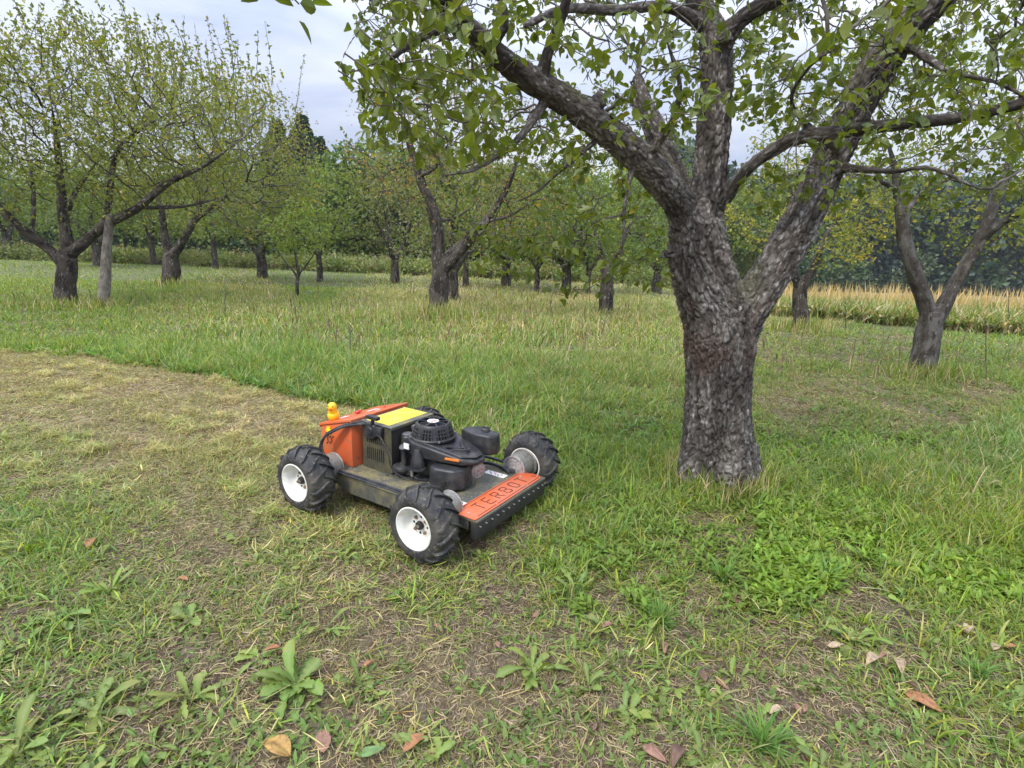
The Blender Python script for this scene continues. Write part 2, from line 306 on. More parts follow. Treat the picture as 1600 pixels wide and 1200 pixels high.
def thatch(p, n, y0, y1, wd):
    x, y = sample_wedge(n, y0, y1); zn = zone(x, y); px, py = topx(x, y); q = noise2(x, y, 3.1, 120, 3)
    k = rng.random(n) < np.clip(.25 + .9 * zn[:, 2], 0, 1) * np.clip(2.2 * q - .35, .08, 1) * np.where(zn[:, 0] > .1, .25, 1)
    
    for (tx, ty, tr) in TRUNKS: k &= (x - tx) ** 2 + (y - ty) ** 2 > tr * tr
    x, y = x[k], y[k]; n = len(x); r = rng.random(n)[:, None]
    c = np.where(r < .25, STRAW * [.85, .82, .78], np.where(r < .50, [.27, .215, .155], np.where(r < .76, OLIVE * .8, [.13, .09, .06]))) * np.exp(rng.normal(0, .2, n))[:, None]
    P = np.stack([x, y, terrn(x, y) + rng.uniform(0, .012, n)], 1); L = rng.uniform(.02, .075, n)
    # curled in the ground plane: five short steps with a turning heading
    az = rng.uniform(-PI, PI, n); tw = rng.normal(0, 1.6, n); el = rng.normal(.12, .22, n); cur = P; pts = [P]
    for j in range(4):
        a = az + tw * j / 3; cur = cur + np.stack([np.cos(a), np.sin(a), np.sin(el * (1 - .7 * j))], 1) * (L / 4)[:, None]; pts.append(cur)
    V = np.zeros((n, 9, 3), np.float32)
    for j in range(4):
        a = az + tw * j / 3 + PI / 2; w = np.stack([np.cos(a), np.sin(a), .5 * np.ones(n)], 1) * (wd * (.8 if j == 0 else 1) / 2 * rng.uniform(.6, 1.4, n))[:, None]; V[:, 2 * j] = pts[j] - w; V[:, 2 * j + 1] = pts[j] + w
    V[:, 8] = pts[4]; b = (np.arange(n) * 9)[:, None]
    p.add(V, np.concatenate([b + np.array([[2 * j, 2 * j + 1, 2 * j + 3, 2 * j + 2]]) for j in range(3)]), b + np.array([[6, 7, 8]]), np.clip(np.repeat(c, 9, 0), 0, 1))
def build_grass():
    p = Pile(); grass_band(p, int(480000 * DENS), .8, 4.3, .0052, 1.2, 5); thatch(p, 480000, .8, 4.6, .0026); thatch(p, 240000, 4.6, 7.5, .0045); thatch(p, 130000, 7.5, 12, .009); tag(link('short_grass', p.mesh('short_grass'), M['grass']), 'patchy short grass and dry blades on bare soil in front of the mower', 'grass', kind='stuff')
    p = Pile(); grass_band(p, int(690000 * DENS), 4.3, 8.5, .0066, 1., 4); tag(link('meadow_grass', p.mesh('meadow_grass'), M['grass']), 'lush green grass and cut olive thatch around the mower and trunk', 'grass', kind='stuff')
    p = Pile(); grass_band(p, int(430000 * DENS), 8.5, 20, .013, 1.2, 2); grass_band(p, int(260000 * DENS), 20, 48, .034, 1.3, 1); tag(link('orchard_grass', p.mesh('orchard_grass'), M['grass']), 'pale green and straw coloured grass between the orchard trees', 'grass', kind='stuff')
DENS = 1.0
# ------------------------------------------------------------------ trees
def colonize(pos, par, A, step, infl, kill, iters=90, bias=(0, 0, 0), wob=.25, maxn=14000):
    pos = [np.array(p, float) for p in pos]; par = list(par); A = np.asarray(A, float)
    P = np.array(pos); D = np.full(len(A), 1e9); I = np.zeros(len(A), int)
    def upd(lo, hi):
        B = np.array(pos[lo:hi])
        for s in range(0, len(B), 400):
            d = np.sqrt(((A[:, None] - B[None, s:s + 400]) ** 2).sum(-1)); j = d.argmin(1); m = d[np.arange(len(A)), j] < D
            D[m] = d[np.arange(len(A)), j][m]; I[m] = lo + s + j[m]
    upd(0, len(pos)); used = {}
    for it in range(iters):
        alive = (D < infl) & (D > kill)
        if not alive.any() or len(pos) > maxn: break
        idx = I[alive]; v = A[alive] - np.array(pos)[idx]; v /= np.linalg.norm(v, axis=1)[:, None] + 1e-9
        u, inv = np.unique(idx, return_inverse=True); s = np.zeros((len(u), 3)); np.add.at(s, inv, v)
        lo = len(pos)
        for k, ui in enumerate(u):
            d = s[k] / (np.linalg.norm(s[k]) + 1e-9) + np.array(bias) + rng.normal(0, wob, 3); d /= np.linalg.norm(d) + 1e-9
            c = used.get(ui, 0)
            if c > 3: continue
            used[ui] = c + 1; pos.append(pos[ui] + d * step); par.append(int(ui))
        if len(pos) == lo: break
        upd(lo, len(pos))
    return np.array(pos), np.array(par)
def pipe(par, rpre, r0=.003, e=2.15):
    n = len(par); a = np.zeros(n); tips = np.zeros(n, int)
    for i in range(n - 1, -1, -1):
        if a[i] == 0: a[i] = r0 ** e; tips[i] = 1
        if par[i] >= 0: a[par[i]] += a[i]; tips[par[i]] += tips[i]
    r = a ** (1 / e); k = len(rpre); m = rpre > 0
    r[:k] = np.where(m, rpre, r[:k]); return r, tips
def chains(par, r):
    n = len(par); ch = [[] for _ in range(n)]
    for i in range(n):
        if par[i] >= 0: ch[par[i]].append(i)
    out = []; stack = [(i, -1) for i in range(n) if par[i] < 0]
    while stack:
        i, start = stack.pop(); c = [] if start < 0 else [start]
        while True:
            c.append(i)
            if not ch[i]: break
            k = sorted(ch[i], key=lambda q: -r[q])
            for q in k[1:]: stack.append((q, i))
            i = k[0]
        out.append(c)
    return out
def tubes(pile, vec, pos, r, chs, sides=None, thin=False, capr=1.05, lumpy=False):
    for c in chs:
        P = pos[c]; R = r[c].copy()
        if len(P) < 2: continue
        if len(c) > 1 and R[0] > R[1] * 1.6: R[0] = R[1] * capr
        k = sides or int(np.clip(4 + R.max() * 60, 4, 14))
        T = np.gradient(P, axis=0); T /= np.linalg.norm(T, axis=1)[:, None] + 1e-9
        a = np.array([1, 0, 0]) if abs(T[0][0]) < .8 else np.array([0, 1, 0]); Nn = np.zeros_like(P)
        a = a - T[0] * (a @ T[0]); a /= np.linalg.norm(a); Nn[0] = a
        for i in range(1, len(P)):
            a = a - T[i] * (a @ T[i]); a /= np.linalg.norm(a) + 1e-9; Nn[i] = a
        B = np.cross(T, Nn); ang = np.arange(k) * 2 * PI / k
        V = P[:, None] + R[:, None, None] * (np.cos(ang)[None, :, None] * Nn[:, None] + np.sin(ang)[None, :, None] * B[:, None])
        s = np.concatenate([[0], np.cumsum(np.linalg.norm(np.diff(P, axis=0), axis=1))]) + rng.random() * 9
        if R.max() > .05 and lumpy:
            vv = V.reshape(-1, 3); dd = (fnoise(vv * 5, 3, 3) - .5).reshape(V.shape[:2]) * np.minimum(R, .2)[:, None] * .42; V = V + (V - P[:, None]) / R[:, None, None] * dd[..., None]
        Q3 = np.stack([R[:, None] * np.cos(ang)[None], R[:, None] * np.sin(ang)[None], np.repeat(s[:, None] * .45, k, 1)], -1)
        i = np.arange((len(P) - 1) * k).reshape(-1, k); j = np.roll(i, -1, 1)
        Q = np.stack([i, j, j + k, i + k], -1).reshape(-1, 4)
        tip = np.array([P[-1] + T[-1] * R[-1]]); n = len(P) * k
        Tt = np.stack([n - k + np.arange(k), n - k + (np.arange(k) + 1) % k, np.full(k, n)], -1)
        pile.add(np.vstack([V.reshape(-1, 3), tip]), Q, Tt); vec.append(np.vstack([Q3.reshape(-1, 3), [[0, 0, s[-1] * .35]]]))
def pline(pts, seg):
    """polyline (x,y,z,r) -> evenly spaced smooth points"""
    S = spline(pts, 10); d = np.concatenate([[0], np.cumsum(np.linalg.norm(np.diff(S[:, :3], axis=0), axis=1))]); n = max(2, int(round(d[-1] / seg)) + 1)
    t = np.linspace(0, d[-1], n); return np.stack([np.interp(t, d, S[:, k]) for k in range(4)], 1)
def limbs_px(L): return [np.array([[*W(a, b, Y), r] for a, b, Y, r in l]) for l in L]
def seeds(limbs, seg):
    pos, par, rr = [], [], []
    for li, l in enumerate(limbs):
        S = pline(l, seg)
        if li == 0 or not pos: p0 = -1; S0 = S
        else:
            d = np.linalg.norm(np.array(pos) - S[0, :3], axis=1); p0 = int(d.argmin()); S0 = S[1:] if d[p0] < 2.2 * seg else S
        for k, q in enumerate(S0):
            pos.append(q[:3]); par.append(p0); rr.append(q[3] * (1 if li == 0 else min(1, .25 + 2.2 * (len(S0) - k) / len(S0)))); p0 = len(pos) - 1
    return pos, par, np.array(rr)
APPLE = ([(.15, .185, .03), (.19, .22, .04), (.11, .14, .03), (.30, .30, .06), (.50, .36, .06)], [5, 4, 3, 1, .25])
def ellips(n, c, R, hollow=.0, zmin=-9):
    v = rng.normal(size=(n, 3)); v /= np.linalg.norm(v, axis=1)[:, None]; r = rng.uniform(hollow ** 3, 1, n) ** (1 / 3.); p = np.array(c) + v * r[:, None] * np.array(R)
    return p[p[:, 2] > zmin]
def wisps(p, f=.9, thr=.42, s=0): return p[fnoise(p * f, s + 77, 2) > thr]
def tree(name, limbs, A, label, cat='tree', group=None, step=.16, infl=1.6, kill=.2, leafL=.07, nleaf=5, spread=.13, pal=APPLE, r0=.004, leafdetail=False, bark='bark_far',
         maxn=14000, droops=0, shoots=0, shoot_len=.9, shootR=None, leafmax=2, jit=.14, part_branch=True, bias=(0, 0, .05), wob=.28, trunkmesh=None, base=None, leafup=.2, tsides=None, zthr=None, dens=None):
    base = limbs[0][0, :3].copy() if base is None else base; base[2] = terr(base[0], base[1])
    pos, par, rr = seeds(limbs, step); nseed = len(pos)
    pos, par = colonize(pos, par, A, step, infl, kill, bias=bias, wob=wob, maxn=maxn)
    r, tips = pipe(par, rr, r0)
    # upright water shoots with leaves along them
    sl = Pile(); SP = []; SD = []
    if shoots:
        top = np.where((tips <= 3) & (np.arange(len(pos)) >= nseed))[0]
        w = pos[top, 2] - pos[top, 2].min() + .05; w = w ** 2.; ch = rng.choice(top, min(shoots, len(top)), replace=False, p=w / w.sum())
        npos, npar, nr = [pos], [par], [r]; n0 = len(pos)
        for c in ch:
            d = np.array([rng.normal(0, .22), rng.normal(0, .22), 1.]); d /= np.linalg.norm(d); ln_ = shoot_len * rng.uniform(.5, 1.25); k = 6
            q = pos[c] + d * np.linspace(ln_ / k, ln_, k)[:, None] + rng.normal(0, .012, (k, 3)); npos.append(q); npar.append(np.array([c] + list(range(n0, n0 + k - 1)))); nr.append(np.linspace(r0 * 1.3, r0 * .6, k)); n0 += k
            m = int(ln_ / .045); t = rng.random(m)[:, None]; SP.append(pos[c] + d * t * ln_); SD.append(rdir(m, .5))
        pos = np.vstack(npos); par = np.concatenate(npar); r = np.concatenate(nr); tips = np.concatenate([tips, np.full(len(pos) - len(tips), 99)])
    if droops:
        cnd = np.where((np.arange(len(pos)) >= nseed) & (r[:len(pos)] > r0 * 1.5) & (tips < 60))[0]; npos, npar, nr = [pos], [par], [r]; n0 = len(pos)
        for c in rng.choice(cnd, min(droops, len(cnd)), replace=False):
            k = rng.integers(4, 10); d = rdir(1, -.2)[0]; q = []; x = pos[c]
            for j in range(k): d = d + rng.normal(0, .33, 3) + [0, 0, -.07]; d /= np.linalg.norm(d); x = x + d * .045; q.append(x)
            npos.append(np.array(q)); npar.append(np.array([c] + list(range(n0, n0 + k - 1)))); nr.append(np.linspace(r0 * 1.6, r0 * .7, k)); n0 += k
        pos = np.vstack(npos); par = np.concatenate(npar); r = np.concatenate(nr); tips = np.concatenate([tips, np.full(len(pos) - len(tips), 99)])
    cs = chains(par, r)
    root = empty(name, base, label=label, cat=cat, group=group)
    def rel(me): me.transform(Matrix.Translation(-Vector(base))); return me
    thick = [c for c in cs if r[c].max() > (zthr or .028)]; thin = [c for c in cs if not r[c].max() > (zthr or .028)]
    if trunkmesh: trunkmesh(root, base, pos, r)
    if thick and not trunkmesh:
        p = Pile(); v = []; tubes(p, v, pos, r, thick, sides=tsides or 16, lumpy=True); me = mk_mesh('trunk', np.concatenate(p.V), np.concatenate(p.Q), np.concatenate(p.T), None, np.concatenate(v), smooth=True)
        link('trunk', rel(me), M[bark], root)
    tp = Pile(); v = []
    if trunkmesh: thin = [c[max(0, max([j for j, q in enumerate(c) if q < nseed], default=0)):] for c in cs if c[-1] >= nseed]
    tubes(tp, v, pos, r, thin, sides=None if leafdetail else 4)
    twigV = np.concatenate(tp.V) if tp.V else None
    # leaves
    cand = np.where((tips <= leafmax) & (np.arange(len(pos)) >= nseed))[0]
    if dens is not None: cand = cand[rng.random(len(cand)) < dens(pos[cand])]
    c = np.repeat(cand, nleaf); n = len(c); p = Pile()
    if n:
        d = rdir(n, leafup); P = pos[c] + rng.normal(0, spread * .35, (n, 3)) + d * .01; nn = rdir(n, 1.1)
        if leafdetail: P = pos[c] + rng.normal(0, .02, (n, 3)); d[:, 2] -= .35
        cl = pick(pal[0], pal[1], len(pos), jit * .6)[c] * (.65 + .35 * 1) * .5 + pick(pal[0], pal[1], n, jit) * .5
        leaves(p, P, d, nn, leafL * rng.uniform(.6, 1.25, n), cl, detail=leafdetail)
    if SP:
        P = np.vstack(SP); n = len(P); leaves(p, P, np.vstack(SD), rdir(n, .6), leafL * rng.uniform(.6, 1.1, n), pick(pal[0], pal[1], n, jit), detail=False)
    nl = sum(len(t) for t in p.T) + sum(len(q) for q in p.Q); nq = sum(len(q) for q in p.Q)
    if twigV is not None: p.add(twigV, np.concatenate(tp.Q), np.concatenate(tp.T), np.tile([[.1, .085, .07]], (len(twigV), 1)))
    me = rel(p.mesh('crown')); o = link('crown', me, M['leaf'], root); me.materials.append(M['twig'])
    if twigV is not None:
        a, b = sum(len(q) for q in tp.Q), sum(len(q) for q in tp.T); mi = np.zeros(len(me.polygons), np.int32); mi[nq:nq + a] = 1; mi[len(mi) - b:] = 1; me.polygons.foreach_set('material_index', mi)
        sm = mi.astype(bool); me.polygons.foreach_set('use_smooth', sm)
    return root

# ---- the big apple tree: solid trunk with plated bark
HL = [
 [(1117,765,3.82,.255),(1119,735,3.80,.243),(1120,680,3.80,.235),(1122,600,3.80,.232),(1124,540,3.80,.238),(1120,490,3.80,.232),(1104,440,3.80,.212),(1092,395,3.80,.205),(1088,350,3.80,.182)],
 [(1088,372,3.80,0.141),(1062,318,3.74,0.112),(1018,266,3.66,0.096),(955,210,3.52,0.083),(885,160,3.40,0.075),(805,108,3.25,0.063),(735,48,3.10,0.052),(692,-8,3.0,0.046),(660,-90,2.9,0.033)],
 [(1094,362,3.82,0.149),(1108,285,3.84,0.121),(1115,200,3.85,0.112),(1120,120,3.85,0.104),(1116,62,3.86,0.098),(1092,5,3.9,0.079),(1072,-70,3.95,0.065)],
 [(1120,75,3.84,.09),(1152,36,3.8,.058),(1192,8,3.72,.052),(1260,-22,3.6,.046),(1330,-60,3.5,.04)],
 [(1085,345,3.9,.12),(1046,262,4.15,.095),(1022,200,4.35,.084),(1004,158,4.5,.075),(996,120,4.6,.04)],
 [(1128,560,3.80,0.176),(1165,490,3.80,0.145),(1212,415,3.83,0.132),(1252,345,3.86,0.128),(1288,272,3.9,0.125),(1322,200,3.92,0.121),(1362,122,3.9,0.116),(1412,50,3.85,0.107),(1475,-12,3.8,0.097),(1560,-90,3.7,0.070)],
 [(1132,312,3.78,.05),(1160,272,3.68,.04),(1195,243,3.6,.040),(1245,216,3.5,.042),(1315,206,3.42,.040),(1405,194,3.36,.036),(1505,183,3.3,.034),(1620,158,3.2,.030),(1760,140,3.1,.02)],
 [(1322,262,3.8,.03),(1400,268,3.7,.02),(1452,262,3.6,.018),(1530,295,3.5,.012)],
 [(846,132,3.32,.05),(856,82,3.28,.036),(882,15,3.2,.032),(892,-50,3.15,.028)],
 [(1092,34,3.8,.05),(1040,10,3.7,.036),(960,16,3.55,.032),(884,14,3.3,.028),(820,40,3.1,.02)],
 [(712,32,3.08,.03),(645,66,2.85,.022),(602,98,2.6,.016),(572,118,2.4,.010)],
 [(695,2,3.0,.025),(625,-20,2.6,.016),(560,-2,2.2,.011),(512,-24,1.95,.008),(430,-32,1.8,.006)],
 [(635,-14,2.65,.014),(585,22,2.35,.010),(548,66,2.15,.008),(528,110,2.05,.006)],
 [(610,92,2.62,.012),(575,104,2.35,.008),(545,112,2.2,.006)],
 [(858,150,3.36,.028),(806,222,3.25,.022),(742,264,3.15,.017),(692,274,3.05,.010)],
 [(940,212,3.5,.024),(882,262,3.4,.017),(832,304,3.3,.014),(782,322,3.2,.008)],
 [(988,262,3.6,.022),(976,320,3.5,.016),(972,392,3.45,.013),(952,448,3.4,.007)],
 [(972,335,3.5,.012),(910,352,3.3,.009),(860,378,3.2,.006)],
 [(760,75,3.14,.03),(790,40,3.1,.026),(775,-30,3.0,.02)],
 [(1010,250,3.62,.03),(1050,190,3.4,.022),(1062,130,3.2,.018),(1040,60,3.05,.012)],
 [(1310,235,3.8,.03),(1240,170,3.3,.018),(1260,110,2.9,.013),(1330,60,2.5,.009)],
 [(1405,60,3.8,.03),(1480,110,3.6,.02),(1560,130,3.3,.015),(1650,180,3.1,.014)],
]
def hero_trunk(root, base, pos, r):
    """union of the limb tubes, re-skinned at 9 mm, then cracked into bark plates"""
    bm = Pile(); v = []
    L = limbs_px(HL); axes = []
    for l in L:
        S = pline(l, .06); axes.append(S); tubes(bm, v, S[:, :3], S[:, 3], [list(range(len(S)))], sides=20)
    # burr and stub
    for px, py, Y, rad in ((1038, 400, 3.74, .045), (1160, 500, 3.66, .05), (1132, 62, 3.72, .06), (935, 160, 3.45, .05), (1010, 255, 3.6, .045)):
        c = W(px, py, Y); a = np.array([c + (0, 0, -.02), c + (0, 0, .03)]); tubes(bm, v, a, np.array([rad, rad * .8]), [[0, 1]], sides=10)
    Qa = np.concatenate(bm.Q); Ta = np.concatenate(bm.T); me = mk_mesh('tmp', np.concatenate(bm.V), Qa, Ta)
    # close tube starts
    b = bmesh.new(); b.from_mesh(me); bmesh.ops.holes_fill(b, edges=[e for e in b.edges if e.is_boundary]); b.to_mesh(me); b.free()
    o = bpy.data.objects.new('tmp', me); C.objects.link(o); md = o.modifiers.new('r', 'REMESH'); md.mode = 'VOXEL'; md.voxel_size = .0064
    dg = bpy.context.evaluated_depsgraph_get(); me2 = bpy.data.meshes.new_from_object(o.evaluated_get(dg)); bpy.data.objects.remove(o)
    V = np.zeros(len(me2.vertices) * 3, np.float32); me2.vertices.foreach_get('co', V); V = V.reshape(-1, 3).astype(float)
    # relax joints
    E = np.zeros(len(me2.edges) * 2, np.int32); me2.edges.foreach_get('vertices', E); E = E.reshape(-1, 2)
    deg = np.bincount(E.ravel(), minlength=len(V))[:, None]
    for _ in range(12):
        S = np.zeros_like(V); np.add.at(S, E[:, 0], V[E[:, 1]]); np.add.at(S, E[:, 1], V[E[:, 0]]); V = V * .4 + .6 * S / np.maximum(deg, 1)
    me2.vertices.foreach_set('co', V.astype(np.float32).ravel()); me2.update()
    Nv = np.zeros(len(V) * 3, np.float32); me2.vertices.foreach_get('normal', Nv); Nv = Nv.reshape(-1, 3).astype(float)
    best = np.full(len(V), 1e9); q = np.zeros_like(V); ra = np.zeros(len(V))
    for si, S in enumerate(axes):
        for k in range(len(S) - 1):
            a, bb = S[k, :3], S[k + 1, :3]; d = bb - a; Ln = np.linalg.norm(d); d = d / Ln
            t = np.clip((V - a) @ d, 0, Ln); c = a + t[:, None] * d; ds = np.linalg.norm(V - c, axis=1) - S[k, 3]; m = ds < best
            if m.any():
                best[m] = ds[m]; ra[m] = S[k, 3]; x = V[m] - a
                ax = x @ d; nv = np.array([0, 1., 0]) - d * d[1]; nv /= np.linalg.norm(nv); bv = np.cross(d, nv); q[m] = np.stack([x @ nv + si * 3.1, x @ bv, (k * Ln + ax) * .45], 1)
    # buttress lobes at the foot
    ang = np.arctan2(V[:, 1] - base[1], V[:, 0] - base[0]); low = ss(.55, 0, V[:, 2])
    lobes = np.cos(ang * 5 + .8) * .5 + np.cos(ang * 3 + 2) * .5
    big = (fnoise(q * np.array([3.5, 3.5, 3.]), 5, 3) - .5) * np.minimum(ra * .30, .05)
    wv = q + (np.stack([vnoise(q * 9, 1), vnoise(q * 9, 2), vnoise(q * 9, 3)], 1) - .5) * .09 + (np.stack([vnoise(q * 40, 4), vnoise(q * 40, 5), vnoise(q * 40, 6)], 1) - .5) * .022
    sc_ = np.array([25, 25, 23.]); d1, d2, cid = worley(wv * sc_, 11); crack = np.clip((d2 - d1) / .26, 0, 1)
    e1, e2, cid2 = worley(wv * np.array([68, 68, 66.]), 31); cr2 = np.clip((e2 - e1) / .5, 0, 1)
    amp = np.clip(ra / .13, .25, 1.15); fur0 = ss(.0, .15, np.abs(fnoise(wv * np.array([8., 8, 3.2]), 71, 3) - .5)); big = big - .013 * (1 - fur0) * np.clip(ra / .2, .2, 1)
    disp = big + low * (.06 * lobes + .055) + amp * (-.0105 * (1 - crack) ** 1.1 + .005 * (cid - .5) - .005 * (1 - cr2) + .005 * (cid2 - .5) + .022 * (fnoise(q * np.array([60, 60, 75]), 8, 4) - .5))
    V2 = V + Nv * disp[:, None]
    me2.vertices.foreach_set('co', V2.astype(np.float32).ravel()); me2.update()
    gb = np.array([.195, .178, .160]); lt = np.array([.35, .345, .325]); br = np.array([.15, .115, .09]); dk = np.array([.062, .052, .045])
    t1 = ss(.4, .7, fnoise(q * 5, 40, 3))[:, None]; t2 = (ss(.5, .72, fnoise(q * 11, 44, 3)) * crack)[:, None]; t3 = ss(.78, .9, cid2)[:, None]
    fl_ = ss(.66, .76, fnoise(q * np.array([60, 60, 60]), 95, 2))[:, None]; fur = ss(.0, .16, np.abs(fnoise(wv * np.array([8., 8, 3.2]), 71, 3) - .5))[:, None]
    upper = ss(1.7, 2.6, V[:, 2])[:, None]  # canopy shade put into the colour: limbs higher up are mixed darker
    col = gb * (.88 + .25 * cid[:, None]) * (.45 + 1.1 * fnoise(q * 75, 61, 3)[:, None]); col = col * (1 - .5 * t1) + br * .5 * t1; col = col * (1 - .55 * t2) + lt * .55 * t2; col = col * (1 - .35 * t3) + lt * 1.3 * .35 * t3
    col = col * (1 - .4 * upper) + dk * .4 * upper; col = col * crack[:, None] ** .5 + dk * (1 - crack[:, None] ** .5)  # crevice shade goes into the colour too, here for cracks, next for furrows
    col = col * (1 - .8 * fl_) + np.array([.46, .45, .42]) * .8 * fl_; col = col * (.35 + .65 * fur); rd = (ss(.52, .64, fnoise(V * 3.1, 55, 2)) * ss(2., 1.2, V[:, 2]))[:, None]; col = col * (1 - rd * .5) + np.array([.13, .085, .07]) * rd * .5
    moss = (ss(.56, .68, fnoise(V * 4, 90, 3)) * ss(.3, .8, Nv[:, 2] * .7 + .3))[:, None]; col = col * (1 - .5 * moss) + np.array([.12, .13, .05]) * .5 * moss
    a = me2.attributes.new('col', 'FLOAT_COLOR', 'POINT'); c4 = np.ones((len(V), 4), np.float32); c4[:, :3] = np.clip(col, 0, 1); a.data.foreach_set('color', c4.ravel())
    a = me2.attributes.new('bco', 'FLOAT_VECTOR', 'POINT'); a.data.foreach_set('vector', q.astype(np.float32).ravel())
    me2.polygons.foreach_set('use_smooth', np.ones(len(me2.polygons), bool))
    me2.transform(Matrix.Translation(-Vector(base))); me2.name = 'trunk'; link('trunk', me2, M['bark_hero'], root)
def box_px(n, x0, x1, y0, y1, Y0, Y1):
    return np.array([W(a, b, c) for a, b, c in zip(rng.uniform(x0, x1, n), rng.uniform(y0, y1, n), rng.uniform(Y0, Y1, n))])
def hero():
    A = []
    fl = lambda x: np.interp(x, [540, 600, 660, 760, 900, 1040, 1180, 1300, 1450, 1700], [150, 200, 262, 270, 285, 230, 210, 200, 240, 260])
    q = box_px(1750, 560, 1720, -330, 330, 2.5, 5.4); px, py = topx(q[:, 0], q[:, 1], q[:, 2]); q = q[py < fl(px)]; A.append(wisps(q, 1.3, .40))
    q = box_px(120, 700, 1050, 180, 430, 2.7, 4.6); A.append(wisps(q, 1.5, .45, 5))
    q = box_px(260, 1180, 1700, 60, 330, 3.0, 5.0); A.append(wisps(q, 1.5, .42, 8))
    q = box_px(330, 560, 800, -60, 240, 2.2, 3.3); A.append(wisps(q, 1.5, .35, 8))
    q = box_px(1500, 540, 1760, -120, 300, 4.3, 6.4); px, py = topx(q[:, 0], q[:, 1], q[:, 2]); q = q[py < fl(px)]; A.append(wisps(q, 1.2, .40, 3))
    A.append(wisps(ellips(520, (1.2, 3.4, 4.6), (3.6, 3.0, 1.7), .3), .9, .40, 21))
    A += [box_px(20, 395, 500, -50, -8, 1.75, 2.0), box_px(34, 505, 600, -10, 125, 1.95, 2.4), box_px(30, 560, 700, 60, 230, 2.3, 2.9), box_px(16, 1230, 1440, -30, 150, 2.2, 2.9), box_px(8, 1300, 1380, 190, 240, 2.9, 3.2)]
    A = np.vstack(A)
    pal = ([(.115, .155, .02), (.15, .19, .025), (.085, .12, .02), (.22, .25, .06), (.42, .33, .05)], [5, 4, 4, .6, .10])
    tree('apple_tree', limbs_px(HL), A, 'big old apple tree with thick plated grey trunk forking beside the robot mower', step=.085, infl=.95, kill=.10, leafL=.057, nleaf=5, droops=330, pal=pal, r0=.0021, leafdetail=True,
         leafmax=2, bias=(0, 0, -.05), wob=.42, maxn=22000, trunkmesh=hero_trunk, leafup=-.1, base=W(1117, 748, 3.8), dens=lambda P: np.full(len(P), .72))
def blob(c, R, n, s=0, thr=.45, hollow=.35): return wisps(ellips(n, c, R, hollow), 1.1, thr, s)
def at(px, py, Y): return W(px, py, Y)
def copy_tree(src, loc, rz, scale, label):
    r = src.copy(); C.objects.link(r); r.location = loc; r.rotation_euler = (0, 0, rz); r.scale = scale; r['label'] = label
    for ch in list(src.children): c = ch.copy(); C.objects.link(c); c.parent = r
    return r
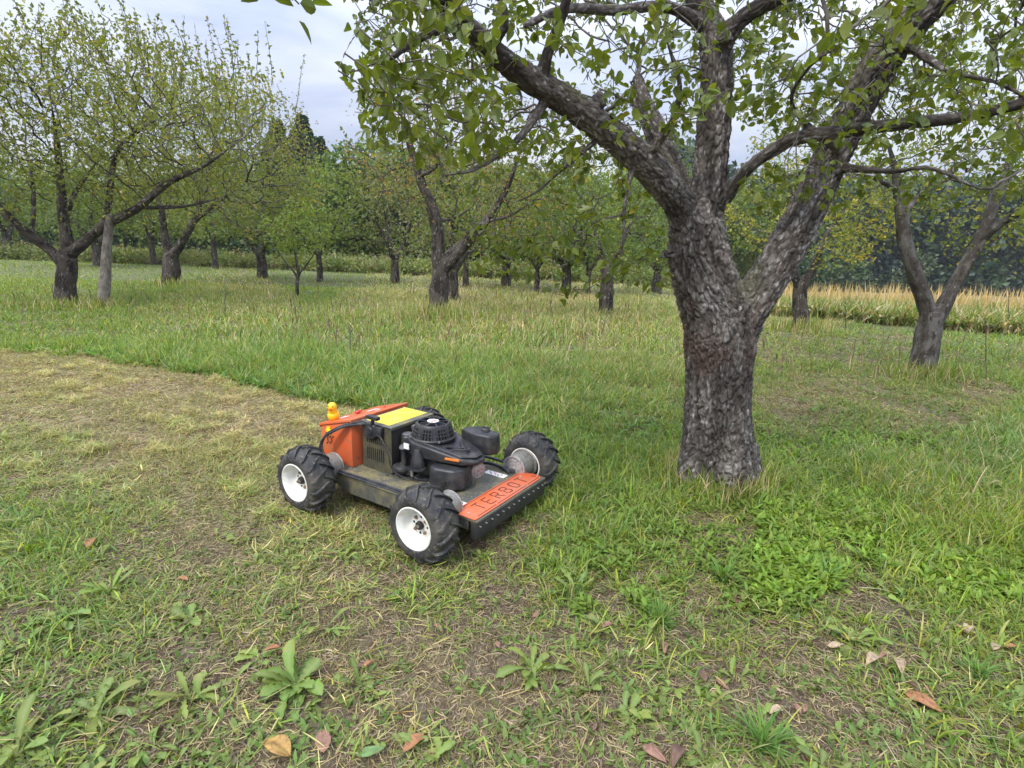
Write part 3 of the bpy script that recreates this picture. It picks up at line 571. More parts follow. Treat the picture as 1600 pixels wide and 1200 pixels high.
def bg_trees():
    # tree A on the left with a propped limb
    Y = 13.2; g = lambda px, py, d=0: W(px, py, Y + d)
    LA = [[(103,474,Y,0.232),(103,445,Y,0.215),(105,418,Y,0.206),(104,398,Y,0.189)],
          [(100,415,Y,0.138),(80,392,Y,0.112),(50,370,Y-.2,0.103),(12,338,Y-.4,0.086),(-30,290,Y-.6,0.069),(-70,230,Y-.8,0.043)],
          [(106,402,Y,0.146),(104,372,Y,0.120),(98,330,Y,0.103),(94,280,Y,0.086),(88,215,Y,0.060),(80,160,Y,0.034)],
          [(108,398,Y,0.138),(135,376,Y,0.112),(168,350,Y-.2,0.103),(215,325,Y-.4,0.086),(262,286,Y-.6,0.065),(320,258,Y-.9,0.047),(385,212,Y-1.2,0.026)],
          [(165,352,Y,0.069),(172,300,Y+.2,0.069),(182,240,Y+.3,0.056),(215,205,Y+.2,0.043),(262,178,Y,0.026)],
          [(100,345,Y,0.069),(118,300,Y+.5,0.052),(150,255,Y+1,0.034)], [(215,325,Y-.4,0.043),(290,322,Y,0.034),(350,308,Y+.3,0.017)],
          [(50,370,Y,0.052),(52,300,Y+.6,0.043),(40,230,Y+.9,0.026)]]
    A = np.vstack([blob(g(150, 182, .4), (3.5, 2.9, 1.95), 1900, 1, .38), blob(g(20, 200, -.3), (2.6, 2.2, 2.), 900, 2, .38), blob(g(300, 190, -.5), (2.1, 1.9, 1.5), 650, 3, .38)])
    tree('apple_tree', limbs_px(LA), A, 'spreading apple tree with upright shoots whose long limb leans over a wooden prop', group='apple trees of the orchard', step=.17, infl=1.5, kill=.26, leafL=.092, nleaf=7, spread=.42, r0=.0062, shoots=150, shoot_len=.95, wob=.34, leafmax=3, bias=(0, 0, .3))
    # tree B behind it
    Y = 19.4; LB = [[(268,444,Y,.30),(268,420,Y,.28),(267,400,Y,.25)], [(266,404,Y,.16),(258,372,Y,.13),(252,330,Y,.10),(240,280,Y,.06)], [(268,402,Y,.17),(288,372,Y,.13),(305,340,Y,.10),(325,290,Y,.06)], [(300,350,Y,.07),(345,312,Y,.05),(380,290,Y,.03)]]
    A = np.vstack([blob(W(330, 230, Y), (3.6, 3., 2.3), 1500, 4, .4), blob(W(400, 300, Y), (2.4, 2.4, 1.7), 400, 5), blob(W(250, 260, Y), (2.6, 2.6, 2.), 400, 6)])
    tree('apple_tree', limbs_px(LB), A, 'apple tree with pale reddish trunk and yellowing crown behind the propped tree', group='apple trees of the orchard', step=.22, infl=1.8, kill=.32, leafL=.10, nleaf=7, spread=.5, r0=.007, shoots=90, shoot_len=1.6, bias=(0, 0, .25),
         pal=([(.17, .19, .035), (.13, .17, .035), (.25, .23, .05), (.42, .30, .05)], [5, 4, 2, .7]), leafmax=3)
    # centre tree, grey and gaunt
    Y = 13.0; LC = [[(682,498,Y,0.259),(685,470,Y,0.219),(688,430,Y,0.203),(690,408,Y,0.172)],
          [(688,425,Y,0.175),(684,395,Y,0.152),(684,360,Y,0.138),(676,325,Y,0.120),(660,290,Y,0.106),(652,262,Y,0.092),(640,225,Y,0.074),(628,180,Y,0.055),(618,130,Y,0.037)],
          [(692,425,Y,0.149),(712,400,Y-.2,0.118),(738,372,Y-.4,0.102),(765,338,Y-.6,0.086),(790,298,Y-.7,0.063),(812,240,Y-.8,0.040),(830,190,Y-.9,0.023)],
          [(700,398,Y,0.078),(722,378,Y+.3,0.063),(748,350,Y+.4,0.040)], [(655,275,Y,0.040),(680,262,Y-.3,0.040),(700,225,Y-.5,0.023)], [(760,345,Y-.6,0.040),(790,340,Y-.9,0.028),(822,322,Y-1.1,0.016)],
          [(684,345,Y,0.040),(712,340,Y+.3,0.031),(735,325,Y+.5,0.016)], [(650,262,Y,0.040),(622,262,Y+.2,0.023),(600,275,Y+.3,0.016)]]
    A = np.vstack([blob(W(700, 220, Y), (2.6, 2.2, 1.8), 420, 7, .5), blob(W(790, 300, Y), (1.6, 1.6, 1.2), 220, 8), blob(W(640, 230, Y), (1.6, 1.6, 1.5), 180, 9, .5)])
    tree('apple_tree', limbs_px(LC), A, 'gaunt grey apple tree with sparse reddish leaves in the middle of the meadow', group='apple trees of the orchard', step=.16, infl=1.5, kill=.24, leafL=.07, nleaf=6, spread=.35, r0=.007, shoots=40,
         pal=([(.15, .18, .035), (.18, .2, .04), (.36, .14, .07), (.38, .27, .06)], [5, 4, 2.2, .8]), wob=.42, leafmax=3)
    # right tree with a V of two limbs
    Y = 7.95; LV = [[(1440,585,Y,0.191),(1444,555,Y,0.165),(1450,520,Y,0.157),(1456,488,Y,0.148)],
          [(1452,500,Y,0.113),(1440,455,Y,0.100),(1424,415,Y,0.096),(1412,370,Y,0.087),(1408,320,Y,0.078),(1400,270,Y,0.065),(1385,215,Y,0.044)],
          [(1462,498,Y,0.113),(1482,462,Y,0.096),(1505,420,Y,0.087),(1535,368,Y,0.078),(1552,320,Y,0.070),(1572,270,Y,0.057),(1588,215,Y,0.044),(1600,150,Y,0.026)],
          [(1535,370,Y,0.052),(1570,345,Y-.2,0.048),(1615,320,Y-.5,0.044),(1680,290,Y-.8,0.026)], [(1410,340,Y,0.044),(1440,300,Y+.3,0.026),(1470,270,Y+.5,0.017)], [(1405,300,Y,0.035),(1370,280,Y-.3,0.026),(1330,270,Y-.5,0.013)]]
    A = np.vstack([blob(W(1480, 180, Y), (2.6, 2., 1.4), 420, 10, .47), blob(W(1620, 300, Y), (1.5, 1.5, 1.2), 200, 11), blob(W(1360, 300, Y + .4), (1.1, 1.2, .9), 150, 12), blob(W(1330, 200, Y), (1.4, 1.5, 1.2), 150, 12)])
    tree('apple_tree', limbs_px(LV), A, 'apple tree splitting low into two pale grey limbs beside the crop field', group='apple trees of the orchard', step=.13, infl=1.3, kill=.2, leafL=.065, nleaf=7, spread=.25, r0=.0035, shoots=10,
         pal=([(.13, .18, .03), (.17, .22, .04), (.33, .30, .05), (.55, .40, .05)], [5, 4, 1.2, .5]), wob=.42, bark='bark')
    # tree behind the trunk, right of it (mossy yellowish)
    Y = 12.7; L_ = [[(1252,516,Y,.19),(1251,490,Y,.165),(1249,458,Y,.15),(1252,440,Y,.13)], [(1250,452,Y,.10),(1236,415,Y,.08),(1225,375,Y,.05)], [(1254,448,Y,.10),(1272,415,Y,.08),(1290,370,Y,.05),(1320,330,Y,.03)]]
    A = np.vstack([blob(W(1265, 330, Y), (2.1, 1.8, 1.2), 380, 13, .47), blob(W(1330, 370, Y), (1.3, 1.3, .8), 150, 14)])
    tree('apple_tree', limbs_px(L_), A, 'small mossy apple tree with yellow leaves seen right of the big forked trunk', group='apple trees of the orchard', step=.16, infl=1.4, kill=.24, leafL=.085, nleaf=8, spread=.3, r0=.004,
         pal=([(.17, .2, .035), (.25, .26, .05), (.5, .38, .05), (.12, .15, .03)], [4, 3, 1.5, 2]), wob=.42)
    Y = 14.; L_ = [[(946,496,Y,.19),(947,470,Y,.17),(949,440,Y,.16),(950,425,Y,.15)], [(948,432,Y,.10),(938,400,Y,.08),(930,360,Y,.05)], [(952,430,Y,.10),(965,395,Y,.08),(985,350,Y,.05)]]
    A = np.vstack([blob(W(950, 300, Y), (2.3, 2., 1.6), 480, 15), blob(W(1010, 380, Y), (1.3, 1.3, .9), 160, 16), blob(W(860, 330, Y), (1.6, 1.6, 1.2), 220, 16)])
    tree('apple_tree', limbs_px(L_), A, 'slim grey apple tree with white streaked trunk standing left of the big forked trunk', group='apple trees of the orchard', step=.17, infl=1.5, kill=.26, leafL=.085, nleaf=9, spread=.36, r0=.004,
         pal=([(.10, .16, .03), (.13, .19, .04), (.5, .38, .05), (.085, .13, .03)], [5, 4, .6, 2]), wob=.42)
    # prototypes for the far rows
    def proto(name, h, R, trunk, seed, pal, label, n=420, leafL=.13, fork=.9, Y=25, px=0, sh=20, nleaf=11):
        x, y = px, Y; limbs = [np.array([[x, y, 0, trunk * 1.15], [x + .02, y, fork * .5, trunk], [x, y, fork, trunk * .9]]),
            np.array([[x, y, fork * .95, trunk * .6], [x - R * .25, y, fork + h * .2, trunk * .45], [x - R * .5, y + .2, fork + h * .45, trunk * .2]]),
            np.array([[x, y, fork * .95, trunk * .6], [x + R * .22, y - .2, fork + h * .22, trunk * .45], [x + R * .4, y - .3, fork + h * .5, trunk * .2]]),
            np.array([[x, y, fork * .95, trunk * .6], [x + R * .05, y + .3, fork + h * .3, trunk * .4], [x - .1, y + .4, fork + h * .6, trunk * .2]])]
        A = np.vstack([blob((x, y, fork + h * .52), (R, R, h * .5), n, seed, .42, .45), blob((x + R * .3, y, fork + h * .3), (R * .8, R * .8, h * .32), n // 3, seed + 1)])
        return tree(name, limbs, A, label, group='apple trees of the orchard', step=.25, infl=2.2, kill=.34, leafL=leafL, nleaf=nleaf, spread=.5, r0=.007, shoots=sh, shoot_len=.8, pal=pal, leafmax=3, zthr=.035)
    pg = ([(.12, .18, .035), (.15, .21, .045), (.09, .14, .03)], [5, 3, 3]); py_ = ([(.17, .22, .045), (.21, .26, .06), (.12, .17, .035)], [5, 3, 2]); pgrey = ([(.15, .17, .07), (.2, .2, .09), (.12, .15, .05)], [4, 3, 2])
    P1 = proto('apple_tree', 4.2, 2.5, .2, 21, pg, ''); P2 = proto('apple_tree', 4., 2.6, .13, 31, py_, '', n=380, leafL=.14, fork=1.2); P3 = proto('apple_tree', 3.6, 2., .17, 41, pgrey, '', n=260, leafL=.12, sh=50, nleaf=6)
    # proto, px, py of the foot, size, turn, label
    rows = [(P1, 410, 434, 1.0, 0, 'dark dense apple tree whose black stump forks at knee height, left of the sapling'),
            (P2, 500, 440, .88, .5, 'light green bushy apple tree with thin trunk just right of the sapling'),
            (P3, 617, 442, 1., 1.2, 'grey twiggy apple tree between the bright bush and the gaunt tree'),
            (P1, 16, 403, 1.35, 2., 'dark trunked apple tree at the far left edge of the orchard'),
            (P1, 155, 416, 1.1, 4., 'dark apple tree half hidden behind the wooden prop'),
            (P2, 241, 414, 1.15, 2.4, 'far apple tree with thin trunk seen left of the reddish trunk'),
            (P2, 337, 420, 1.15, 5.1, 'far light green apple tree against the tall weeds, right of the reddish trunk'),
            (P3, 708, 470, .95, 3.3, 'reddish barked apple tree close behind the gaunt grey tree'),
            (P2, 728, 447, .9, 3.9, 'thin leaning apple tree in the gap right of the gaunt tree'),
            (P1, 790, 447, .95, 1.0, 'dark leaning far tree under the reddish leaves'),
            (P2, 838, 456, .72, .2, 'very thin far tree between two darker trunks in the back row'),
            (P1, 884, 458, .85, 5.5, 'far tree with dark straight trunk left of the white streaked tree'),
            (P2, 918, 461, .7, 2.2, 'thinnest stem of the back row, beside the white streaked tree'),
            (P1, 1025, 458, .9, 3.0, 'far green apple tree half hidden by the big forked trunk'),
            (P2, 1168, 452, 1.0, 4.4, 'pale yellow green tree seen through the fork of the big trunk')]
    first = set()
    for p, px, py, s, rz, lab in rows:
        g = G(px, py); sc3 = (s, s, s)
        if id(p) not in first: first.add(id(p)); p.location = g; p.rotation_euler = (0, 0, rz); p.scale = sc3; p['label'] = lab
        else: copy_tree(p, g, rz, sc3, lab)
    # sapling
    Y = 16.6; L_ = [[(465,463,Y,.055),(464,445,Y,.045),(466,425,Y,.04),(462,400,Y,.03),(458,365,Y,.02)], [(464,430,Y,.03),(448,412,Y,.02),(436,395,Y,.012)], [(465,430,Y,.03),(482,410,Y,.02),(498,385,Y,.012)]]
    tree('sapling', limbs_px(L_), np.vstack([blob(W(462, 370, Y), (1.0, 1.0, .75), 130, 50, .4), blob(W(470, 335, Y), (.5, .5, .5), 40, 50, .3)]), 'young apple sapling with thin forked stem and light green crown in the meadow', 'sapling', step=.14, infl=1.2, kill=.2, leafL=.10, nleaf=10, spread=.25, r0=.004, zthr=.012,
         pal=([(.17, .23, .045), (.21, .28, .06)], [1, 1]))
    # wooden prop
    p = Pile(); v = []; a, b = W(160, 480, 12.7), W(171, 338, 12.9); a[2] = -.1; n = 14; t = np.linspace(0, 1, n)[:, None]; q = a + (b - a) * t + rng.normal(0, .006, (n, 3))
    tubes(p, v, q, np.linspace(.13, .075, n) * (1 + rng.normal(0, .03, n)), [list(range(n))], sides=10)
    me = mk_mesh('wooden_prop', np.concatenate(p.V), np.concatenate(p.Q), np.concatenate(p.T), None, np.concatenate(v), smooth=True)
    tag(link('wooden_prop', me, M['wood']), 'weathered round wooden post propping up a low limb of the left tree', 'post')

def wood_tree(name, label, base, h, R, n, cols, conif=False, group=None, cat='tree', size=.35):
    """far tall tree: trunk, limbs and a crown of leaf sprays in clumps"""
    root = empty(name, base, label=label, cat=cat, group=group); p = Pile(); v = []; n_ = 8; z = np.linspace(-.3, h * .93, n_)
    tubes(p, v, np.stack([rng.normal(0, .05, n_), rng.normal(0, .05, n_), z], 1), np.linspace(h * .022, .03, n_), [list(range(n_))], sides=7)
    for k in range(14):
        zz = h * rng.uniform(.2, .8); a = rng.uniform(0, 2 * PI); l = R * .7 * (1 - zz / h * .5); tubes(p, v, np.array([[0, 0, zz], [math.cos(a) * l * .5, math.sin(a) * l * .5, zz + l * .2], [math.cos(a) * l, math.sin(a) * l, zz + l * (.1 if conif else .6)]]), np.array([.09, .06, .02]), [[0, 1, 2]], sides=5)
    link('trunk', mk_mesh('trunk', np.concatenate(p.V), np.concatenate(p.Q), np.concatenate(p.T), None, np.concatenate(v), smooth=True), M['bark_far'], root)
    p = Pile()
    if conif:
        nb = n // 60; zz = h * (.04 + .96 * rng.random(nb) ** .95); a = rng.uniform(0, 2 * PI, nb); l = R * (1 - zz / h) ** .95 * rng.uniform(.6, 1.15, nb) + .06
        t = rng.random((nb, 60)) ** .7; hx = np.cos(a)[:, None]; hy = np.sin(a)[:, None]; L = l[:, None] * t
        off = rng.normal(0, .16, (nb, 60)) * (1.3 - t) * l[:, None] * .6
        P = np.stack([hx * L - hy * off, hy * L + hx * off, zz[:, None] + .10 * L - .16 * L * L / np.maximum(l[:, None], .3) + rng.normal(0, .06, (nb, 60))], -1).reshape(-1, 3)
        D = np.stack([np.repeat(hx, 60, 1), np.repeat(hy, 60, 1), np.full((nb, 60), -.1)], -1).reshape(-1, 3) + rng.normal(0, .45, (nb * 60, 3))
        cl = pick(cols[0], cols[1], nb, .15).repeat(60, 0)
    else:
        nc = n // 70; c = ellips(nc, (0, 0, h * .56), (R, R, h * .46), .55, h * .08); nc = len(c); rc = R * rng.uniform(.16, .36, nc)
        u = rng.normal(size=(nc, 70, 3)); u /= np.linalg.norm(u, axis=2)[..., None]; P = (c[:, None] + u * (rc[:, None] * rng.uniform(.55, 1.1, (nc, 70)))[..., None]).reshape(-1, 3)
        D = u.reshape(-1, 3) + rng.normal(0, .6, (nc * 70, 3)); cl = pick(cols[0], cols[1], nc, .16).repeat(70, 0)
    m = len(P); cl = cl * np.exp(rng.normal(0, .18, (m, 1))); leaves(p, P, D, rdir(m, .8), size * rng.uniform(.6, 1.3, m), cl, wide=1.2, detail=False)
    link('crown', p.mesh('crown'), M['leaf'], root); return root
def far_woods():
    spr = ([(.030, .062, .045), (.04, .075, .05), (.022, .048, .04)], [3, 2, 3]); grn = ([(.11, .175, .035), (.15, .215, .04), (.075, .125, .03)], [4, 3, 3]); yel = ([(.12, .17, .035), (.17, .2, .04), (.08, .13, .03)], [4, 2, 3])
    def top(px, py_top, Y): return W(px, py_top, Y)
    for px, pt, Y, R, lab in ((446, 193, 52, 3.6, 'dark blue green spruce, leftmost of the three behind the orchard'), (483, 184, 55, 4.0, 'tallest dark spruce in the middle of the three behind the orchard'), (507, 220, 53, 3.4, 'dark spruce next to the bright broadleaf trees')):
        b = W(px, 400, Y); t = top(px, pt, Y); b[2] = -.5; wood_tree('spruce_tree', lab, b, t[2] + .5, R * 1.4, 20000, spr, True, 'spruces behind the orchard', size=.42)
    for px, pt, Y, R, pal, lab in ((548, 250, 48, 3.6, grn, 'bright green broadleaf tree next to the spruces'), (600, 232, 50, 4.2, grn, 'tall green broadleaf tree behind the grey twiggy tree'), (660, 228, 46, 3.9, yel, 'yellowish green broadleaf tree behind the gaunt tree'), (720, 262, 50, 4.2, grn, 'green broadleaf tree behind the reddish leaves'),
            (365, 262, 54, 4.2, grn, 'green broadleaf tree behind the yellowing crown'), (800, 268, 48, 4.2, yel, 'broadleaf tree in the back left of the slim grey tree'), (880, 280, 50, 4.5, grn, 'broadleaf tree behind the slim grey tree'), (980, 285, 48, 4.5, grn, 'broadleaf tree in the back just left of the big trunk'), (1150, 300, 55, 4.5, yel, 'pale broadleaf tree behind the fork of the big trunk'),
            (280, 285, 60, 5, grn, 'dark broadleaf tree far behind the propped tree'), (160, 275, 60, 5, grn, 'broadleaf tree far behind the wooden prop'), (40, 270, 60, 5, grn, 'broadleaf tree far behind the left edge tree')):
        b = W(px, 410, Y); t = top(px, pt, Y); b[2] = -.5; wood_tree('broadleaf_tree', lab, b, t[2] + .5, R, 7000, pal, False, 'broadleaf trees behind the orchard', size=.38)
    # the dark wood behind everything, one mass
    p = Pile(); n = 340
    def mass(X, Yv, h, rad, cols, per, size):
        m = len(X); z0 = terr(X, Yv); c = np.stack([X, Yv, z0 + h], 1); u = rng.normal(size=(m, per, 3)); u /= np.linalg.norm(u, axis=2)[..., None]
        P = (c[:, None] + u * (rad[:, None] * rng.uniform(.4, 1.05, (m, per)))[..., None]).reshape(-1, 3); cl = pick(cols[0], cols[1], m, .2).repeat(per, 0) * np.exp(rng.normal(0, .2, (m * per, 1)))
        leaves(p, P, u.reshape(-1, 3) + rng.normal(0, .6, (m * per, 3)), rdir(m * per, .7), size * rng.uniform(.6, 1.3, m * per), cl, wide=1.2, detail=False)
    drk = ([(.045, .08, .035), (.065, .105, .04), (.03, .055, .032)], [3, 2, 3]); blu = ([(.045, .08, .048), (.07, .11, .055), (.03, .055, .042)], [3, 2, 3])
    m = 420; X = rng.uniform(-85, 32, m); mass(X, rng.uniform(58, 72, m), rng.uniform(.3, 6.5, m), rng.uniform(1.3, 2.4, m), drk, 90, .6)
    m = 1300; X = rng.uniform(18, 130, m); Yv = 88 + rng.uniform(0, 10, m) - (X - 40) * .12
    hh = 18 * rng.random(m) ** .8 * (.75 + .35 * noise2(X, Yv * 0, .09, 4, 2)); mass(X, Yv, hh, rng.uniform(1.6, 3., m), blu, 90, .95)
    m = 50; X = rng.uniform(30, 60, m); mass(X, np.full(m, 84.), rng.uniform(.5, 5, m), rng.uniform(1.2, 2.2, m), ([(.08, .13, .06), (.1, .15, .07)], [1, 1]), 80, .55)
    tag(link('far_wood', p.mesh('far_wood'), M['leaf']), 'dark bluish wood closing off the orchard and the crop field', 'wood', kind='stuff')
def crops():
    # tall weeds behind the orchard
    p = Pile(); n = int(60000 * DENS); u = rng.uniform(-1.15, .36, n); y = 33 + rng.exponential(3., n) - 5 * ss(-.9, .3, u); x = u * y
    pn = noise2(x, y, .5, 70, 3); H = rng.uniform(.25, .95, n) * (.08 + .95 * ss(.3, .7, pn)) * np.where(rng.random(n) < .04, 1.6, 1); dry = rng.random(n) < .45
    c = np.where(dry[:, None], np.where(rng.random((n, 1)) < .4, STRAW * .75, [.20, .16, .115]), np.where(rng.random((n, 1)) < .5, [.085, .12, .035], [.14, .18, .05])) * np.exp(rng.normal(0, .25, n))[:, None]
    blades(p, np.stack([x, y, terr(x, y)], 1), H, rng.uniform(.04, .09, n), np.abs(rng.normal(.1, .15, n)), rng.uniform(0, .9, n), rng.uniform(-PI, PI, n), c, 2)
    m = 1500; u = rng.uniform(-1.15, .36, m); yy = 32.5 + rng.exponential(2.5, m) - 5 * ss(-.9, .3, u); xx = u * yy; kk = noise2(xx, yy, .5, 70, 3) > .40; xx, yy = xx[kk], yy[kk]; m = len(xx)
    c0 = np.stack([xx, yy, terr(xx, yy) + rng.uniform(.05, .55, m)], 1); P = np.repeat(c0, 26, 0) + rng.normal(0, .2, (m * 26, 3)); leaves(p, P, rdir(m * 26, .3), rdir(m * 26, .8), rng.uniform(.10, .22, m * 26), pick([(.13, .175, .045), (.18, .21, .07), (.24, .22, .11)], [3, 3, 1], m, .15).repeat(26, 0), detail=False)
    tag(link('tall_weeds', p.mesh('tall_weeds'), M['grass']), 'strip of tall seeding weeds and dry grass behind the orchard trees', 'weeds', kind='stuff')
    # the crop: green leafy edge, tan ripe field behind
    p = Pile()
    def region(n, d0, d1):
        u = rng.uniform(.34, 1.35, n); yf = 16.2 - 3.6 * ss(.25, .95, u); y = yf + rng.uniform(d0, d1, n); return u * y, y, u
    n = int(32000 * DENS); x, y, u = region(n, 0, 5.0); H = rng.uniform(.35, .72, n) * ss(.33, .42, u); g = rng.random(n) < .62
    c = np.where(g[:, None], np.array([.15, .21, .06]), STRAW * .85) * np.exp(rng.normal(0, .22, n))[:, None]
    blades(p, np.stack([x, y, terr(x, y)], 1), H, rng.uniform(.025, .06, n), np.abs(rng.normal(.15, .2, n)), rng.uniform(.2, 2.2, n), rng.uniform(-PI, PI, n), c, 3, prof=[.4, 1, .8])
    n = int(70000 * DENS); u = rng.uniform(.36, 1.35, n); yf = 19.5 - 3.6 * ss(.25, .95, u); y = yf + 70 * rng.random(n) ** 1.7; x = u * y; H = rng.uniform(.28, .52, n) * (.8 + .3 * noise2(x, y, .2, 8))
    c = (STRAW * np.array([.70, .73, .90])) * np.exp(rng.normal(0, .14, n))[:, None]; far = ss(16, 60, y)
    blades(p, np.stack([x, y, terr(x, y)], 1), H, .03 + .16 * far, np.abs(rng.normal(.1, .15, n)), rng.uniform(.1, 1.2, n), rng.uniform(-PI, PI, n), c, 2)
    # tassels standing above the edge
    n = int(2200 * DENS); x, y, u = region(n, 1., 6.); H = rng.uniform(.75, 1.12, n) * ss(.33, .42, u); c = STRAW * np.array([.95, .85, .75]) * np.exp(rng.normal(0, .15, n))[:, None]
    blades(p, np.stack([x, y, terr(x, y)], 1), H, rng.uniform(.012, .022, n), np.abs(rng.normal(0, .1, n)), rng.uniform(0, .8, n), rng.uniform(-PI, PI, n), c, 3, prof=[.6, .6, 1.6])
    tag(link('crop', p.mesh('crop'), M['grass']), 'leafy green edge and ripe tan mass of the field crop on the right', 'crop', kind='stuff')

# ------------------------------------------------------------------ small plants, leaves on the ground, stems
def obj_at(pile, name, base, m, smooth=False):
    me = pile.mesh(name, smooth); me.transform(Matrix.Translation(-Vector(base))); o = link(name, me, m); o.location = base; return o
def rosette(px, py, n, L, Wd, label, green=(.13, .22, .06), up=.9, prof=(.22, .30, .62, .45, 1, .8, 1, .5), name='weed_plant', cat='weed', group='leafy weeds in the foreground', stuffcol=None, flat=1.5, into=None):
    b = G(px, py); b[2] = terrn(b[0], b[1])[0] - .003; p = into or Pile(); az = np.arange(n) * 2.4 + rng.normal(0, .35, n)
    c = pick([green, tuple(np.array(green) * np.array([1.25, 1.1, 1.]))], [2, 1], n, .12)
    if name == 'grass_tuft':
        k = len(prof); blades(p, np.tile(b, (n, 1)) + rng.normal(0, .012, (n, 3)) * [1, 1, .2], L * rng.uniform(.3, 1.1, n), Wd * rng.uniform(.7, 1.15, n), rng.uniform(.15, up, n), rng.uniform(.3, flat, n), az, c, k, prof=prof, roll=rng.normal(0, .4, n))
    else:
        # jagged leaves folded along a pale midrib
        K = 12; teeth = rng.uniform(.15, .5)
        for i in range(n):
            l = L * rng.uniform(.35, 1.1); w0 = Wd * rng.uniform(.7, 1.2) * .62; t = np.linspace(0, 1, K + 1); prf = (.12 + .88 * np.clip(t * 1.35, 0, 1) ** 1.3) * np.clip((1 - t) * 4.2, 0, 1) ** .6
            jag = 1 - teeth * (np.arange(K + 1) % 2) * (t < .85) * rng.uniform(.5, 1.3, K + 1); th = rng.uniform(.35, up) + np.cumsum(rng.normal(.9 * flat / K, .05, K + 1)); h = np.array([math.cos(az[i]), math.sin(az[i])]); bend = np.cumsum(rng.normal(rng.normal(0, .05), .03, K + 1))
            d = np.stack([np.sin(th) * np.cos(az[i] + bend), np.sin(th) * np.sin(az[i] + bend), np.cos(th)], 1) * l / K; q = b + rng.normal(0, .008, 3) * [1, 1, 0] + np.concatenate([[[0, 0, 0]], np.cumsum(d, 0)[:-1]]); q[:, 2] = np.maximum(q[:, 2], b[2] + .004)
            sd_ = np.stack([-np.sin(az[i] + bend), np.cos(az[i] + bend), 0 * t], 1); nn = np.cross(sd_, d / np.linalg.norm(d, axis=1)[:, None]); nn *= np.sign(nn[:, 2:3] + 1e-6); ww = (w0 * prf * jag)[:, None]; wz = rng.normal(0, .12, (K + 1, 1)) * ww; rl = rng.normal(0, .3)
            Lf = q + sd_ * ww + nn * (ww * (.35 + rl) + wz); Rt = q - sd_ * ww + nn * (ww * (.35 - rl) - wz); V = np.concatenate([Lf, q, Rt]); j = np.arange(K)
            Q = np.concatenate([np.stack([j, j + 1, K + 1 + j + 1, K + 1 + j], 1), np.stack([K + 1 + j, K + 1 + j + 1, 2 * K + 2 + j + 1, 2 * K + 2 + j], 1)])
            ce = np.tile(c[i], (K + 1, 1)) * rng.uniform(.85, 1.1, (K + 1, 1)); cm = c[i] * .55 + np.array([.30, .36, .16]) * .45; yel = rng.random() < .15
            if yel: ce[-4:] = ce[-4:] * .4 + np.array([.36, .28, .08]) * .6
            p.add(V, Q, None, np.concatenate([ce, np.tile(cm, (K + 1, 1)), ce * .93]))
    if into is not None: return
    o = obj_at(p, name, b, M['grass']); return tag(o, label, cat, group)
